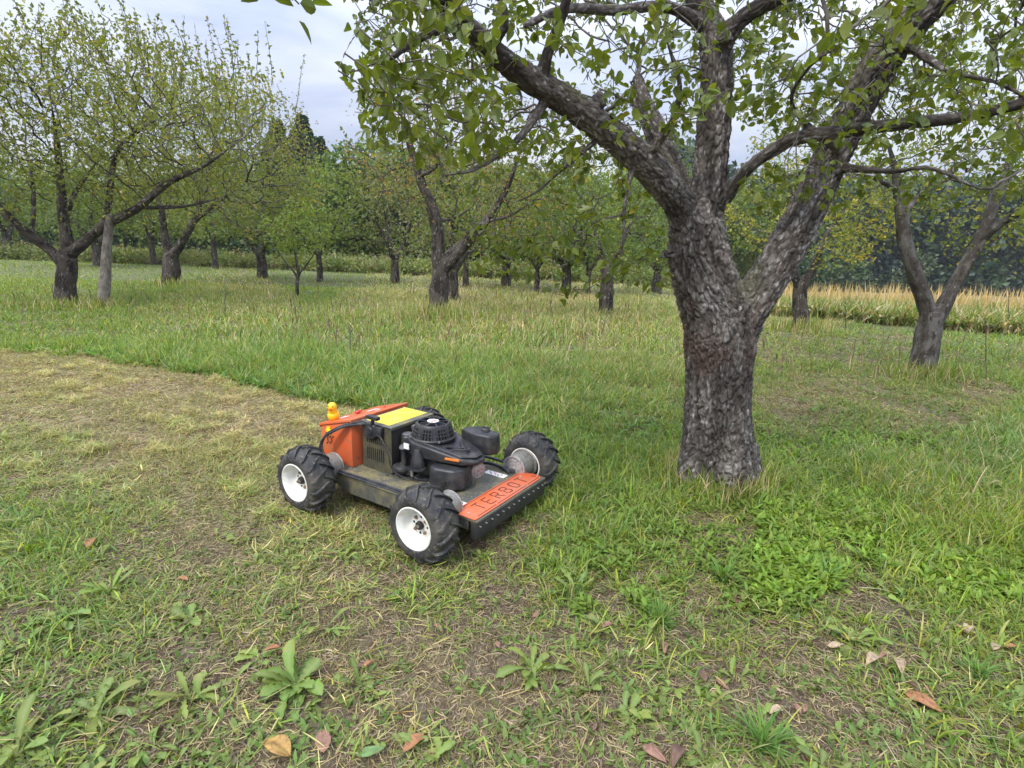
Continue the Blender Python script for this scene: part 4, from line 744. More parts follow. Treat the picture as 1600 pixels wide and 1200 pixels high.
def plants():
    R_ = [(42, 862, 9, .13, .026, 'weed rosette at the left picture edge beside the orange brown leaf', (.12, .24, .04)), (172, 922, 8, .12, .026, 'upright weed rosette between the fallen leaf and the bare patch', (.15, .26, .05)),
     (296, 968, 8, .12, .030, 'weed with one broad pale leaf standing at its right', (.12, .22, .05)), (92, 972, 10, .12, .024, 'low toothed weed rosette below the left edge rosette', (.12, .21, .06)),
     (148, 1112, 9, .13, .028, 'weed rosette with pale broad leaves near the lower left corner', (.14, .22, .07)), (298, 1092, 9, .13, .024, 'narrow leaved weed standing over a bare dark patch', (.15, .23, .06)),
     (462, 1072, 14, .15, .034, 'largest dandelion like rosette with jagged leaves, above the yellow fallen leaf', (.11, .22, .05)), (408, 1030, 7, .10, .03, 'small broad leaved weed just behind the largest rosette', (.13, .24, .06)),
     (505, 985, 5, .11, .022, 'thin weed with one long upright leaf behind the largest rosette', (.14, .23, .06)), (832, 1048, 11, .13, .026, 'weed rosette with long leaves in the middle foreground below the mower', (.13, .23, .05)),
     (898, 925, 7, .12, .026, 'weed with one broad upright leaf behind the pink brown leaves', (.12, .22, .06)), (1334, 1000, 8, .12, .024, 'weed with two upright leaves beside the pale fallen leaves', (.14, .24, .06)),
     (28, 1185, 10, .15, .03, 'weed rosette cut by the lower left corner', (.13, .22, .06)), (1462, 880, 9, .14, .034, 'bright weed with a tall broad leaf in the lush grass on the right', (.17, .32, .04)),
     (1560, 905, 9, .13, .03, 'bright leafy weed at the right picture edge', (.16, .30, .04)), (1400, 890, 9, .10, .028, 'bright low weed left of the tall broad leaf', (.17, .31, .04))]
    for px, py, n, L, Wd, lab, g in R_: rosette(px, py, int(n * 1.9), L * 1.2, Wd * 1.15, lab, (g[0] * 1.2, g[1] * 1.05, g[2] * .75), up=1.3, flat=1.)
    for px, py, n, L, lab in ((1030, 968, 46, .13, 'dense dark green grass tuft between the pink leaves in the middle foreground'), (1190, 1165, 50, .14, 'long bladed grass tuft near the bottom edge right of the middle'), (1525, 1050, 36, .11, 'green grass tuft near the right edge below the pale leaves'), (620, 940, 26, .07, 'small grass tuft below the near front wheel'),
            (1130, 905, 46, .13, 'tall green grass tuft below the foot of the big tree'), (1290, 905, 50, .13, 'tall grass tuft right of the foot of the big tree')):
        rosette(px, py, int(n * 1.6), L * 1.3, .008, lab, (.115, .225, .05), up=.9, prof=(.8, 1, .9, .6), name='grass_tuft', cat='grass tuft', group='grass tufts', flat=1.1)
    F = [(143, 850, .085, 'o', 'orange brown fallen leaf on the grass at the left'), (432, 1176, .095, 'y', 'yellow brown oval leaf fallen at the bottom edge'), (505, 1163, .075, 'p', 'curled pinkish brown leaf right of the yellow oval leaf'), (650, 1172, .075, 'o', 'curled reddish leaf at the bottom edge under the bare patch'),
      (684, 988, .05, 'p', 'small pink brown leaf lying below the near front wheel'), (720, 1003, .03, 'p', 'tiny pink leaf right of the small pink brown leaf'), (840, 960, .055, 'p', 'pink brown leaf left of the broad leaved weed'), (852, 974, .04, 'o', 'small leaf touching the pink brown leaf'),
      (950, 980, .055, 'p', 'pink leaf left of the dense green tuft'), (1038, 1014, .06, 'p', 'pinkish leaf below the dense green tuft'), (1152, 940, .075, 'b', 'brown curled leaf on bare soil below the big tree'), (1127, 1072, .055, 'p', 'pink brown leaf in the bare streak on the lower right'),
      (1362, 1036, .075, 't', 'pale tan oval leaf, upper of the pale pair'), (1402, 1046, .08, 't', 'pale tan pointed leaf, right of the pale pair'), (1440, 1098, .10, 'o', 'large orange brown folded leaf on the lower right'), (1305, 1012, .065, 't', 'narrow pale leaf lying by the two leaved weed'),
      (1512, 984, .06, 't', 'pale leaf in grass near the right edge'), (1555, 1012, .05, 't', 'small pale leaf further right near the edge'), (1022, 1186, .075, 'p', 'dusky pink leaf at the bottom edge'), (1056, 1192, .085, 'b', 'dark brown leaf at the bottom edge beside the dusky pink one'),
      (575, 1044, .05, 'o', 'small leaf standing on edge right of the largest rosette'), (285, 906, .05, 'o', 'small orange leaf in the dry patch at the left'), (1243, 1112, .04, 'p', 'small pink leaf in the dry streak'), (1212, 1118, .05, 't', 'dry folded leaf left of the small pink leaf'), (425, 1020, .05, 'o', 'brown leaf under the largest rosette'),
      (1058, 815, .06, 't', 'upright pale leaf caught in the grass by the big trunk'), (930, 1142, .035, 'b', 'tiny brown leaf in the lower middle'), (580, 1186, .07, 'g', 'single round green leaf at the bottom edge'), (1378, 1028, .05, 'p', 'small brown leaf tucked behind the pale pair'), (1425, 1080, .05, 'b', 'dark curled leaf just above the large orange brown one'), (1500, 985, .045, 'p', 'small brown leaf left of the pale leaf near the right edge'), (1258, 1112, .04, 'p', 'second small pink leaf right of the first in the dry streak'), (1096, 1060, .05, 'b', 'brown leaf in the bare streak left of the pink brown one'), (1160, 952, .05, 'o', 'rusty leaf touching the brown curled leaf on bare soil'), (1582, 1014, .05, 'o', 'rusty leaf cut close to the right picture edge'), (560, 1048, .04, 'p', 'pale leaf left of the leaf standing on edge'), (1205, 972, .045, 'b', 'brown leaf in shade below the tall grass tuft'), (778, 1010, .035, 'p', 'tiny leaf halfway between two pink brown leaves')]
    CC = dict(o=(.34, .16, .07), y=(.36, .22, .06), p=(.27, .15, .10), b=(.15, .09, .06), t=(.42, .32, .21), g=(.13, .22, .07))
    for px, py, L, k, lab in F:
        L *= 1.25; b = G(px, py); b[2] = terrn(b[0], b[1])[0] + .012; p = Pile(); az = rng.uniform(0, 2 * PI); d = np.array([[math.cos(az), math.sin(az), .12]]); nn = np.array([[rng.normal(0, .35), -.45 + rng.normal(0, .2), 1.]])
        nu, nv = 9, 7; u = np.linspace(0, 1, nu)[:, None]; v = np.linspace(-1, 1, nv)[None]; w = .30 * np.sin(PI * u ** .8) ** .8 * (1 - .25 * u) * rng.uniform(.85, 1.15)
        cu, cv, tw = rng.uniform(.25, .75), rng.uniform(.5, 1.3) * rng.choice([1, 1, -1]), rng.normal(0, .5); X = u * L + 0 * v; Y_ = v * w * L * np.cos(cv * v * .7); Z = L * (.35 * cu * np.sin(PI * u) + .30 * abs(cv) * w * v * v * (1 if cv > 0 else -.6) * 1.6 + tw * .25 * (u - .5) * v * w) + L * .03 * rng.normal(0, 1, (nu, nv))
        if k == 'g': Z = Z * .2 + L * .2
        ca, sa = math.cos(az), math.sin(az); P = np.stack([X * ca - Y_ * sa, X * sa + Y_ * ca, Z], -1).reshape(-1, 3); P[:, 2] += .006 - min(P[:, 2].min(), 0)
        i = np.arange(nu * nv).reshape(nu, nv); Q = np.stack([i[:-1, :-1], i[1:, :-1], i[1:, 1:], i[:-1, 1:]], -1).reshape(-1, 4)
        cc = np.array(CC[k]) * (.75 + .5 * rng.random((nu * nv, 1))); cc[nv // 2::nv] *= .8
        me = mk_mesh('fallen_leaf', P, Q, None, cc, smooth=True); o = link('fallen_leaf', me, M['litter']); o.location = b - np.array([ca, sa, 0]) * L * .5
        s = o.modifiers.new('s', 'SUBSURF'); s.levels = s.render_levels = 1; s2 = o.modifiers.new('t', 'SOLIDIFY'); s2.thickness = .0008
        tag(o, lab, 'fallen leaf', 'fallen leaves')
    # thin dead stems standing in the grass
    S = [(352, 494, 437, 10.2, 'thin dead stem with hooked tip in the meadow left of the sapling'), (464, 506, 468, 9.6, 'thin dead stem standing in front of the sapling'), (938, 528, 492, 8.6, 'bent dead twig in the grass in front of the white streaked tree'), (1322, 512, 470, 9.5, 'short forked twig in the grass left of the crop'),
         (1540, 565, 505, 7.2, 'slanting dead twig right of the two limbed tree'), (1578, 520, 455, 11.5, 'dark dead stem standing before the crop near the right edge'), (665, 505, 452, 11.6, 'dry seed stem beside the gaunt grey trunk'), (505, 545, 505, 7.2, 'brown seed stem at the edge of the lush grass'), (548, 550, 512, 7.0, 'second brown seed stem in the lush grass, right of the first')]
    for px, py, pt, Y, lab in S:
        b = G(px, py); Y = b[1]; t = W(px + rng.uniform(-6, 12), pt, Y); p = Pile(); v = []; n = 8; s = np.linspace(0, 1, n)[:, None]; q = b + (t - b) * s + rng.normal(0, .012, (n, 3)) * s; r0 = .0035 + .0007 * Y
        tubes(p, v, q, np.linspace(r0, r0 * .5, n), [list(range(n))], sides=5)
        for k in range(4):
            i = rng.integers(3, n); e = q[i] + np.array([rng.normal(0, .07), rng.normal(0, .05), .06]) * (.3 + Y * .09); tubes(p, v, np.array([q[i], (q[i] + e) / 2 + [0, 0, .01], e]), np.array([r0 * .5, r0 * .4, r0 * .3]), [[0, 1, 2]], sides=4)
        me = p.mesh('dead_stem'); me.transform(Matrix.Translation(-Vector(b))); o = link('dead_stem', me, M['twig']); o.location = b; tag(o, lab, 'dead stem', 'dead stems in the grass')
    # broadleaf ground cover (nobody could count it)
    p = Pile()
    for (x0, x1, y0, y1, n, L, g, hh) in ((1180, 1660, 680, 940, 4600, .055, (.18, .28, .035), 1), (900, 1300, 660, 960, 1900, .045, (.15, .23, .035), 1), (1250, 1660, 560, 700, 1200, .05, (.14, .22, .045), 1), (-40, 640, 548, 640, 2600, .075, (.11, .23, .04), 1), (640, 1050, 590, 740, 1500, .05, (.13, .24, .045), 1), (-60, 1660, 850, 1215, 1500, .042, (.14, .205, .05), .5), (380, 1050, 700, 860, 500, .035, (.12, .2, .05), .5)):
        px = rng.uniform(x0, x1, n); py = rng.uniform(y0, y1, n); P = np.array([G(a, b) for a, b in zip(px, py)]); pq = .5 * noise2(P[:, 0], P[:, 1], 2.2, 90) + .5 * noise2(P[:, 0], P[:, 1], 8, 92) + .03; e = np.interp(px, EDGE[:, 0], EDGE[:, 1]); k = (pq > .48) & ((y0 > 600) | (py < e + 2) | (x0 > 600) | (px > 630)); P = P[k]; m = len(P); P[:, 2] = terrn(P[:, 0], P[:, 1])
        P = np.repeat(P, 4, 0) + rng.normal(0, .012, (m * 4, 3)) * [1, 1, 0]; n4 = len(P)
        if hh == 1: P[:, 2] += rng.uniform(0, .05, n4)
        blades(p, P, L * rng.uniform(.6, 1.3, n4), L * rng.uniform(.28, .48, n4), rng.uniform(.3, 1.3, n4), rng.uniform(.2, 1.2, n4), rng.uniform(-PI, PI, n4), pick([g, tuple(np.array(g) * .8)], [2, 1], n4, .15), 4, prof=(.25, .85, 1., .65), roll=rng.normal(0, .3, n4))
    for k in range(520):
        if k < 380: px, py = -100 + 1760 * rng.random() ** 1.35, rng.uniform(790, 1230)
        else: px, py = rng.uniform(1000, 1680), rng.uniform(640, 960)
        L_ = rng.uniform(.04, .115); g = (.15, .225, .04) if k < 380 else (.20, .30, .04)
        if noise2(np.array([px / 200]), np.array([py / 120]), 1., 7)[0] > .45: rosette(px, py, rng.integers(4, 10), L_, L_ * .24, '', tuple(np.array(g) * rng.uniform(.75, 1.2)), up=1.3, flat=1., into=p)
    tag(link('ground_weeds', p.mesh('ground_weeds'), M['grass']), 'bright broad leaved ground weeds scattered through the grass', 'ground cover', kind='stuff')
    # tall grass left standing round the trunks
    p = Pile()
    for px, py, sp, n, H in ((685, 498, .55, 900, .42), (630, 500, .8, 500, .38), (1443, 590, .3, 420, .3), (1118, 752, .30, 1100, .20), (103, 480, .5, 300, .28), (160, 480, .25, 160, .28), (947, 496, .3, 160, .3), (1253, 516, .35, 260, .36), (268, 446, .6, 200, .35)):
        b = G(px, py); q = b + rng.normal(0, sp, (n, 3)) * [1, .6, 0]
        if px == 1118: a = rng.uniform(0, 2 * PI, n); rr = .28 + np.abs(rng.normal(0, .07, n)); q = np.stack([b[0] + np.cos(a) * rr, b[1] + .02 + np.sin(a) * rr, 0 * a], 1)
        q[:, 2] = terrn(q[:, 0], q[:, 1]); dr = rng.random(n) < .4; c = np.where(dr[:, None], STRAW * .9, LUSH) * np.exp(rng.normal(0, .2, n))[:, None]; d = b[1]
        blades(p, q, H * rng.uniform(.4, 1.2, n), .004 + .0009 * d * rng.uniform(.6, 1.4, n), np.abs(rng.normal(.15, .2, n)), rng.uniform(0, 1.1, n), rng.uniform(-PI, PI, n), c, 3)
    # brown seed stalks standing above the meadow
    for x0, x1, y0, y1, n in ((430, 1000, 492, 560, 420), (-50, 1000, 450, 500, 420), (1180, 1660, 520, 600, 220)):
        q = np.array([G(a, b) for a, b in zip(rng.uniform(x0, x1, n), rng.uniform(y0, y1, n))]); d = q[:, 1]; c = pick([(.13, .09, .065), (.25, .19, .12), (.17, .16, .08)], [2, 2, 1], n)
        blades(p, q, rng.uniform(.15, .42, n), .0035 + .0007 * d, np.abs(rng.normal(.08, .12, n)), rng.uniform(0, .8, n), rng.uniform(-PI, PI, n), c, 3, prof=[.7, .6, 1.7])
    tag(link('tall_grass', p.mesh('tall_grass'), M['grass']), 'tall uncut grass left standing round the tree trunks', 'grass', kind='stuff')

# ------------------------------------------------------------------ the robot mower
def bbox_(bm, x0, x1, y0, y1, z0, z1):
    r = bmesh.ops.create_cube(bm, size=1); 
    for v in r['verts']: v.co = Vector(((x0 + x1) / 2 + v.co.x * (x1 - x0), (y0 + y1) / 2 + v.co.y * (y1 - y0), (z0 + z1) / 2 + v.co.z * (z1 - z0)))
    return r['verts']
def axm(c, axis):
    a = Vector(axis).normalized(); return Matrix.Translation(Vector(c)) @ a.to_track_quat('Z', 'Y').to_matrix().to_4x4()
def lathe(bm, prof, c=(0, 0, 0), axis=(0, 0, 1), n=32):
    m = axm(c, axis); rings = []
    for r, h in prof:
        if r < 1e-5: rings.append([bm.verts.new(m @ Vector((0, 0, h)))])
        else: rings.append([bm.verts.new(m @ Vector((r * math.cos(2 * PI * k / n), r * math.sin(2 * PI * k / n), h))) for k in range(n)])
    for a, b in zip(rings[:-1], rings[1:]):
        for k in range(n):
            f = [a[k % len(a)], a[(k + 1) % len(a)], b[(k + 1) % len(b)], b[k % len(b)]]; u = []
            for v in f:
                if v not in u: u.append(v)
            if len(u) > 2:
                try: bm.faces.new(u)
                except ValueError: pass
def cyl(bm, c, axis, r, h, n=24, r2=None, bev=0):
    r2 = r if r2 is None else r2
    lathe(bm, [(0, 0), (r - bev, 0), (r, bev), (r2, h - bev), (r2 - bev, h), (0, h)] if bev else [(0, 0), (r, 0), (r2, h), (0, h)], c, axis, n)
def prism(bm, pts, z0, z1, m=None, top=None):
    """pts: outline in xy; top: optional outline of the upper face (same count) or function for z"""
    top = top or pts; f = lambda p, z: (m or Matrix()) @ Vector((p[0], p[1], z if len(p) < 3 else p[2]))
    a = [bm.verts.new(f(p[:2], z0)) for p in pts]; b = [bm.verts.new(f(p, z1)) for p in top]; n = len(a)
    bm.faces.new(a[::-1]); bm.faces.new(b)
    for k in range(n): bm.faces.new((a[k], a[(k + 1) % n], b[(k + 1) % n], b[k]))
def tube(bm, pts, r, n=8, sm=6):
    S = spline(pts, sm); p = Pile(); v = []; tubes(p, v, S, np.full(len(S), r), [list(range(len(S)))], sides=n)
    V = [bm.verts.new(q) for q in np.concatenate(p.V)]
    for q in np.concatenate(p.Q): bm.faces.new([V[i] for i in q])
    for q in np.concatenate(p.T): bm.faces.new([V[i] for i in q])
def fin(name, bm, m, parent, bevel=0, seg=2, ang=35, **k):
    bmesh.ops.recalc_face_normals(bm, faces=bm.faces)
    if bevel:
        e = [e for e in bm.edges if len(e.link_faces) == 2 and e.calc_face_angle(0) > .5]; bmesh.ops.bevel(bm, geom=e, offset=bevel, segments=seg, affect='EDGES', clamp_overlap=True, profile=.5)
    me = bpy.data.meshes.new(name); bm.to_mesh(me); bm.free(); me.polygons.foreach_set('use_smooth', np.ones(len(me.polygons), bool)); me.set_sharp_from_angle(angle=math.radians(ang))
    o = link(name, me, m, parent); return tag(o, **k)
def nb(): return bmesh.new()
DUST = (.17, .15, .09)
def mower_mats():
    M['orange'] = mat('orange_paint', (.66, .115, .032), .42, coat=.15, noise=[(5, 6, (.50, .15, .07), .42, .7), (30, 5, (.27, .17, .09), .56, .72), (120, 3, (.2, .14, .09), .62, .75)])
    M['steel'] = mat('grimy_dark_steel', (.075, .078, .075), .55, noise=[(6, 6, (.19, .17, .09), .44, .60), (60, 4, (.13, .12, .06), .5, .7)], bump=(90, .5, .004))
    M['guard'] = mat('clipping_covered_guard', (.13, .125, .095), .8, noise=[(18, 6, (.20, .185, .095), .42, .6), (120, 3, (.07, .07, .05), .55, .7)], bump=(120, .8, .004))
    M['black'] = mat('black_plastic', (.018, .019, .023), .45, noise=[(14, 6, (.065, .062, .055), .45, .72), (150, 3, (.16, .15, .11), .66, .76)], bump=(400, .15, .001))
    M['dark'] = mat('dark_metal', (.03, .03, .03), .6, noise=[(20, 5, (.08, .07, .05), .5, .75)])
    M['rubber'] = mat('tyre_rubber', (.019, .020, .023), .7, noise=[(9, 6, (.085, .078, .064), .40, .66), (45, 5, (.16, .145, .10), .55, .70)], bump=(70, .35, .003))
    M['white'] = mat('white_rim_paint', (.76, .76, .72), .36, coat=.2, noise=[(14, 6, (.50, .47, .37), .5, .72), (90, 4, (.35, .31, .22), .62, .74)])
    M['silver'] = mat('dull_silver', (.27, .26, .23), .45, metal=.4, noise=[(50, 4, (.17, .155, .11), .45, .7)], bump=(60, .3, .003))
    M['glass'] = mat('lens_face', (.40, .385, .375), .28, metal=.15, noise=[(70, 3, (.24, .22, .2), .45, .6)], coat=.25)
    M['yellow'] = mat('yellow_sticker', (.72, .60, .03), .5, noise=[(10, 5, (.55, .47, .12), .45, .7), (60, 4, (.33, .29, .13), .6, .75)])
    M['red'] = mat('red_plastic', (.62, .02, .02), .35)
    M['sticker'] = mat('white_sticker', (.78, .78, .76), .5, noise=[(16, 4, (.50, .48, .42), .5, .8)])
    M['rust'] = mat('rusty_nut', (.22, .13, .075), .6, metal=.4, noise=[(90, 3, (.35, .30, .24), .5, .7)])
    M['duck'] = mat('yellow_duck_plastic', (.88, .55, .012), .35, coat=.3)
    M['beak'] = mat('orange_beak', (.75, .11, .01), .4)
    M['grey'] = mat('grey_plastic', (.11, .11, .115), .5, noise=[(40, 4, (.18, .17, .15), .5, .7)])
    M['bolt'] = mat('zinc_bolt', (.5, .5, .48), .4, metal=.6)
    M['ink'] = mat('dark_ink', (.02, .018, .016), .7)
    M['pink'] = mat('faded_red_emblem', (.55, .16, .15), .5)
    M['mark_orange'] = mat('orange_mark', (.75, .22, .04), .5)
def wheel(root, x, y, side, spin):
    w = bpy.data.objects.new('wheel', None); C.objects.link(w); w.parent = root; w.location = (x, y, .203); w.empty_display_size = .1
    ax = (0, side, 0); R = .205; bm = nb()
    prof = [(.104, .062), (.112, .080), (.128, .088), (.150, .088), (.166, .080), (.176, .066), (.184, .045), (.188, .02), (.189, 0), (.188, -.02), (.184, -.045), (.176, -.066), (.166, -.080), (.150, -.088), (.128, -.088), (.112, -.080), (.104, -.062)]
    lathe(bm, prof, (0, 0, 0), ax, 64)
    # directional bar lugs: from the middle of the tread to each shoulder
    nl = 15; m = axm((0, 0, 0), ax)
    for s in (-1, 1):
        for k in range(nl):
            a0 = 2 * PI * (k + (0 if s > 0 else .5)) / nl + spin; st = [(-.012, .0, .1890, .2050), (.018, .07, .1885, .2040), (.046, .17, .1840, .2005), (.066, .25, .1750, .1930), (.079, .30, .1640, .1820), (.0865, .32, .152, .1660)]
            prev = None
            for j, (h, da, r0, r1) in enumerate(st):
                aw = (.058 + .02 * j / 5) * (1 if j else .8); a = a0 + da * (1 if side > 0 else -1)
                q = [bm.verts.new(m @ Vector((r * math.cos(a + t), r * math.sin(a + t), s * h))) for r, t in ((r0 - .006, -aw * .62), (r1, -aw * .42), (r1, aw * .42), (r0 - .006, aw * .62))]
                if prev: 
                    for i in range(3): bm.faces.new((prev[i], prev[i + 1], q[i + 1], q[i]))
                    bm.faces.new((prev[3], prev[0], q[0], q[3]))
                else: bm.faces.new(q)
                prev = q
            bm.faces.new(prev[::-1])
    fin('tyre', bm, M['rubber'], w, ang=40)
    bm = nb(); lathe(bm, [(.108, -.085), (.116, -.082), (.112, -.07), (.100, -.062), (.096, -.02), (.096, .052), (.108, .066), (.116, .078), (.118, .086), (.112, .088), (.104, .080), (.094, .070), (.090, .058), (.090, .034), (.084, .022), (.070, .018), (.062, .026), (.020, .026), (.0, .026)], (0, 0, 0), ax, 48)
    rim = fin('rim', bm, M['white'], w, ang=50)
    bm = nb(); cyl(bm, (0, side * .0262, 0), ax, .024, .022, 24, .022, .004); fin('hub_cap', bm, M['ink'], w)
    bm = nb(); cyl(bm, (0, side * .0482, 0), ax, .010, .003, 10); fin('hub_bolt', bm, M['silver'], w)
    for k in range(4):
        bm = nb(); a = spin * 3 + k * PI / 2 + .4; cyl(bm, (.046 * math.cos(a), side * .024, .046 * math.sin(a)), ax, .0105, .013, 6, .0085); fin('lug_nut', bm, M['rust'], w)
    for k in range(4):
        bm = nb(); a = spin * 3 + k * PI / 2 + .4 + PI / 4; cyl(bm, (.046 * math.cos(a), side * .0255, .046 * math.sin(a)), ax, .0075, .0015, 10); fin('rim_hole', bm, M['dark'], w)
    return w
def stroke(bm, pts, wd, z, h, ox, oy, sx, sy):
    """pts in letter space (u along the word, v up the letter); letters stand with their tops towards -x"""
    for (u0, v0), (u1, v1) in zip(pts[:-1], pts[1:]):
        a = Vector((ox - v0 * sy, oy + u0 * sx)); b = Vector((ox - v1 * sy, oy + u1 * sx)); d = b - a; L_ = d.length
        if L_ < 1e-6: continue
        d /= L_; nrm = Vector((-d.y, d.x)) * wd / 2; e = d * wd * .3
        pts4 = [a - e - nrm, b + e - nrm, b + e + nrm, a - e + nrm]; prism(bm, [(p.x, p.y) for p in pts4], z, z + h)
def mower():
    mower_mats(); TH = -.567; fw = np.array([math.cos(TH), math.sin(TH), 0]); ax = np.array([-fw[1], fw[0], 0]); O = np.array([-.431, 2.623, 0]) - .943 / 2 * fw + 1.069 / 2 * ax
    root = empty('robot_mower', O, TH, label='orange and black radio controlled slope mower with four white rimmed knobbly wheels', cat='mower')
    for i, (x, y) in enumerate(((.4715, -.5345), (-.4715, -.5345), (.4715, .5345), (-.4715, .5345))):
        s = -1 if y < 0 else 1; wheel(root, x, y, s, (.1, .55, .3, .8)[i])
        bm = nb(); cyl(bm, (x, s * .452, .218), (0, -s, 0), .098, .012, 36, None, .003); cyl(bm, (x, s * .44, .222), (0, -s, 0), .082, .118, 36, None, .004)
        mt = fin('hub_motor', bm, M['silver'], root)
        bm = nb(); lathe(bm, [(.077, -.001), (.082, 0), (.083, .006), (.077, .009), (.072, .004), (.066, .003), (.050, .010), (.046, .006), (.03, .012), (.012, .013), (.010, .018), (0, .018)], (x, s * .3225, .222), (0, -s, 0), 36); fin('motor_face', bm, M['glass'], mt)
        bm = nb(); cyl(bm, (x, s * .50, .203), (0, -s, 0), .022, .22, 16); bbox_(bm, x - .05, x + .05, min(s * .36, s * .30), max(s * .36, s * .30), .12, .195); fin('axle', bm, M['dark'], root, bevel=.003)
    # deck
    bm = nb(); prism(bm, [(-.64, -.30), (-.60, -.36), (.60, -.36), (.675, -.36), (.675, .36), (.60, .36), (-.60, .36), (-.64, .30)], .186, .20); fin('deck', bm, M['steel'], root, bevel=.003)
    bm = nb()
    for s in (-1, 1):
        n = 18; top = [(x, .186) for x in np.linspace(-.58, .62, n)]; bot = [(x, .085 + .05 * ss(.28, .0, abs(x + .06) - .0) * 0 + .045 * ss(.30, .45, abs(x))) for x in np.linspace(.62, -.58, n)]
        mm = Matrix(((1, 0, 0, 0), (0, 0, 1, 0), (0, 1, 0, 0), (0, 0, 0, 1))); prism(bm, top + bot, s * .35 - .004, s * .35 + .004, mm)
    fin('side_skirt', bm, M['steel'], root)
    bm = nb(); bbox_(bm, -.57, .60, -.33, .33, .105, .185); fin('cutter_housing', bm, M['dark'], root, bevel=.02)
    bm = nb(); bbox_(bm, .668, .676, -.362, .362, .088, .185); bbox_(bm, .64, .667, -.362, -.355, .088, .185); bbox_(bm, .64, .667, .355, .362, .088, .185); lip = fin('front_skirt', bm, M['dark'], root, bevel=.001)
    for k in range(13):
        bm = nb(); cyl(bm, (.675, -.33 + k * .055, .158), (1, 0, 0), .0036, .013, 8); fin('skirt_bolt', bm, M['bolt'], lip)
    bm = nb(); bbox_(bm, .676, .680, -.364, .364, .186, .2005); fin('front_edge', bm, M['silver'], lip, bevel=.0008)
    # dry clippings lying on the deck and the guard
    q = Pile(); n = 2200; X = rng.uniform(-.62, .50, n); Yv = rng.choice([-1, 1], n) * (.36 - np.abs(rng.normal(0, .09, n))); Yv[:700] = rng.uniform(-.34, .34, 700); k = (np.abs(Yv) < .35); X, Yv = X[k], Yv[k]; n = len(X)
    blades(q, np.stack([X, Yv, np.full(n, .2008)], 1), rng.uniform(.008, .03, n), rng.uniform(.0015, .003, n), np.full(n, PI / 2) - rng.uniform(0, .12, n), rng.normal(0, .1, n), rng.uniform(-PI, PI, n), pick([(.34, .32, .14), (.46, .40, .24), (.20, .17, .10)], [3, 2, 1], n), 2)
    tag(link('clippings', q.mesh('clippings'), M['grass'], root), kind='stuff')
    # orange name plate
    bm = nb(); o_ = [(.515, -.345), (.545, -.362), (.668, -.362), (.672, -.35), (.672, .315), (.655, .345), (.60, .352), (.535, .33), (.515, .30)]; prism(bm, o_, .2025, .2075); plate = fin('name_plate', bm, M['orange'], root, bevel=.001)
    bm = nb(); z, h, wd = .2078, .0012, .0058
    LET = {'T': [[(0, 1), (.9, 1)], [(.45, .88), (.45, 0)]], 'E': [[(.85, 1), (.05, 1), (0, .85), (0, .6)], [(0, .5), (.7, .5)], [(0, .4), (0, .1), (.1, 0), (.9, 0)]],
           'R': [[(0, 0), (0, .45)], [(0, .6), (0, 1), (.7, 1), (.85, .85), (.85, .65), (.7, .52), (.12, .52)], [(.5, .42), (.9, 0)]],
           'B': [[(0, .1), (0, .45)], [(0, .6), (0, 1), (.7, 1), (.85, .85), (.85, .65), (.7, .54), (.15, .54)], [(.7, .46), (.9, .32), (.9, .12), (.75, 0), (.1, 0)]],
           'O': [[(.4, 1), (.15, .95), (0, .75), (0, .3), (.12, .08), (.35, 0)], [(.55, 0), (.78, .05), (.9, .28), (.9, .72), (.75, .94), (.55, 1)]]}
    for k, ch in enumerate('TERBOT'):
        bm = nb()
        for p in LET[ch]: stroke(bm, p, wd, z, h, .632, -.245 + k * .088, .052, .076)
        fin('letter', bm, M['ink'], plate)
    bm = nb()
    stroke(bm, [(0, 0), (.17, 0)], .004, z, .001, .658, -.32, 1, 1); stroke(bm, [(0, 0), (.30, 0)], .004, z, .001, .658, -.13, 1, 1); stroke(bm, [(0, 0), (.13, 0)], .004, z, .001, .658, .19, 1, 1)
    stroke(bm, [(0, 0), (.6, 0)], .003, z, .001, .526, -.31, 1, 1); stroke(bm, [(0, 0), (.03, .02)], .003, z, .001, .546, -.34, 1, 1)
    for a in range(8): stroke(bm, [(.012 * math.cos(a * PI / 4), .012 * math.sin(a * PI / 4)), (.012 * math.cos((a + .6) * PI / 4), .012 * math.sin((a + .6) * PI / 4))], .003, z, .001, .622, .318, 1, 1)
    fin('plate_outline', bm, M['ink'], plate)
    for x, y in ((.60, -.325), (.56, .26)): bm = nb(); cyl(bm, (x, y, .2076), (0, 0, 1), .006, .004, 12); fin('rivet', bm, M['bolt'], plate)
    # warning stickers on the deck
    for (cx, cy, lx, ly) in ((.405, .215, .15, .052), (.455, -.245, .12, .05), (.20, -.115, .10, .05)):
        bm = nb(); bbox_(bm, cx - lx / 2, cx + lx / 2, cy - ly / 2, cy + ly / 2, .2005, .2018); st = fin('warning_sticker', bm, M['sticker'], root)
        bm = nb(); zz = .2019
        pts = [(math.cos(a) * .016, math.sin(a) * .016) for a in np.linspace(0, 2 * PI, 13)]; stroke(bm, pts, .004, zz, .0006, cx + lx * .2, cy, 1, 1); fin('pictogram', bm, M['ink'], st); bm = nb(); stroke(bm, [(-.014, -.02), (.012, .012)], .005, zz, .0006, cx - lx * .28, cy, 1, 1); stroke(bm, [(-.006, -.02), (.014, .0)], .004, zz, .0006, cx - lx * .36, cy, 1, 1)
        fin('pictogram', bm, M['ink'], st)
        bm = nb(); stroke(bm, [(-.016, -.018), (.016, .014)], .006, zz, .0006, cx - lx * .05, cy, 1, 1); stroke(bm, [(.0, -.018), (.016, -.006)], .005, zz, .0006, cx - lx * .1, cy, 1, 1); fin('red_mark', bm, M['pink'], st)
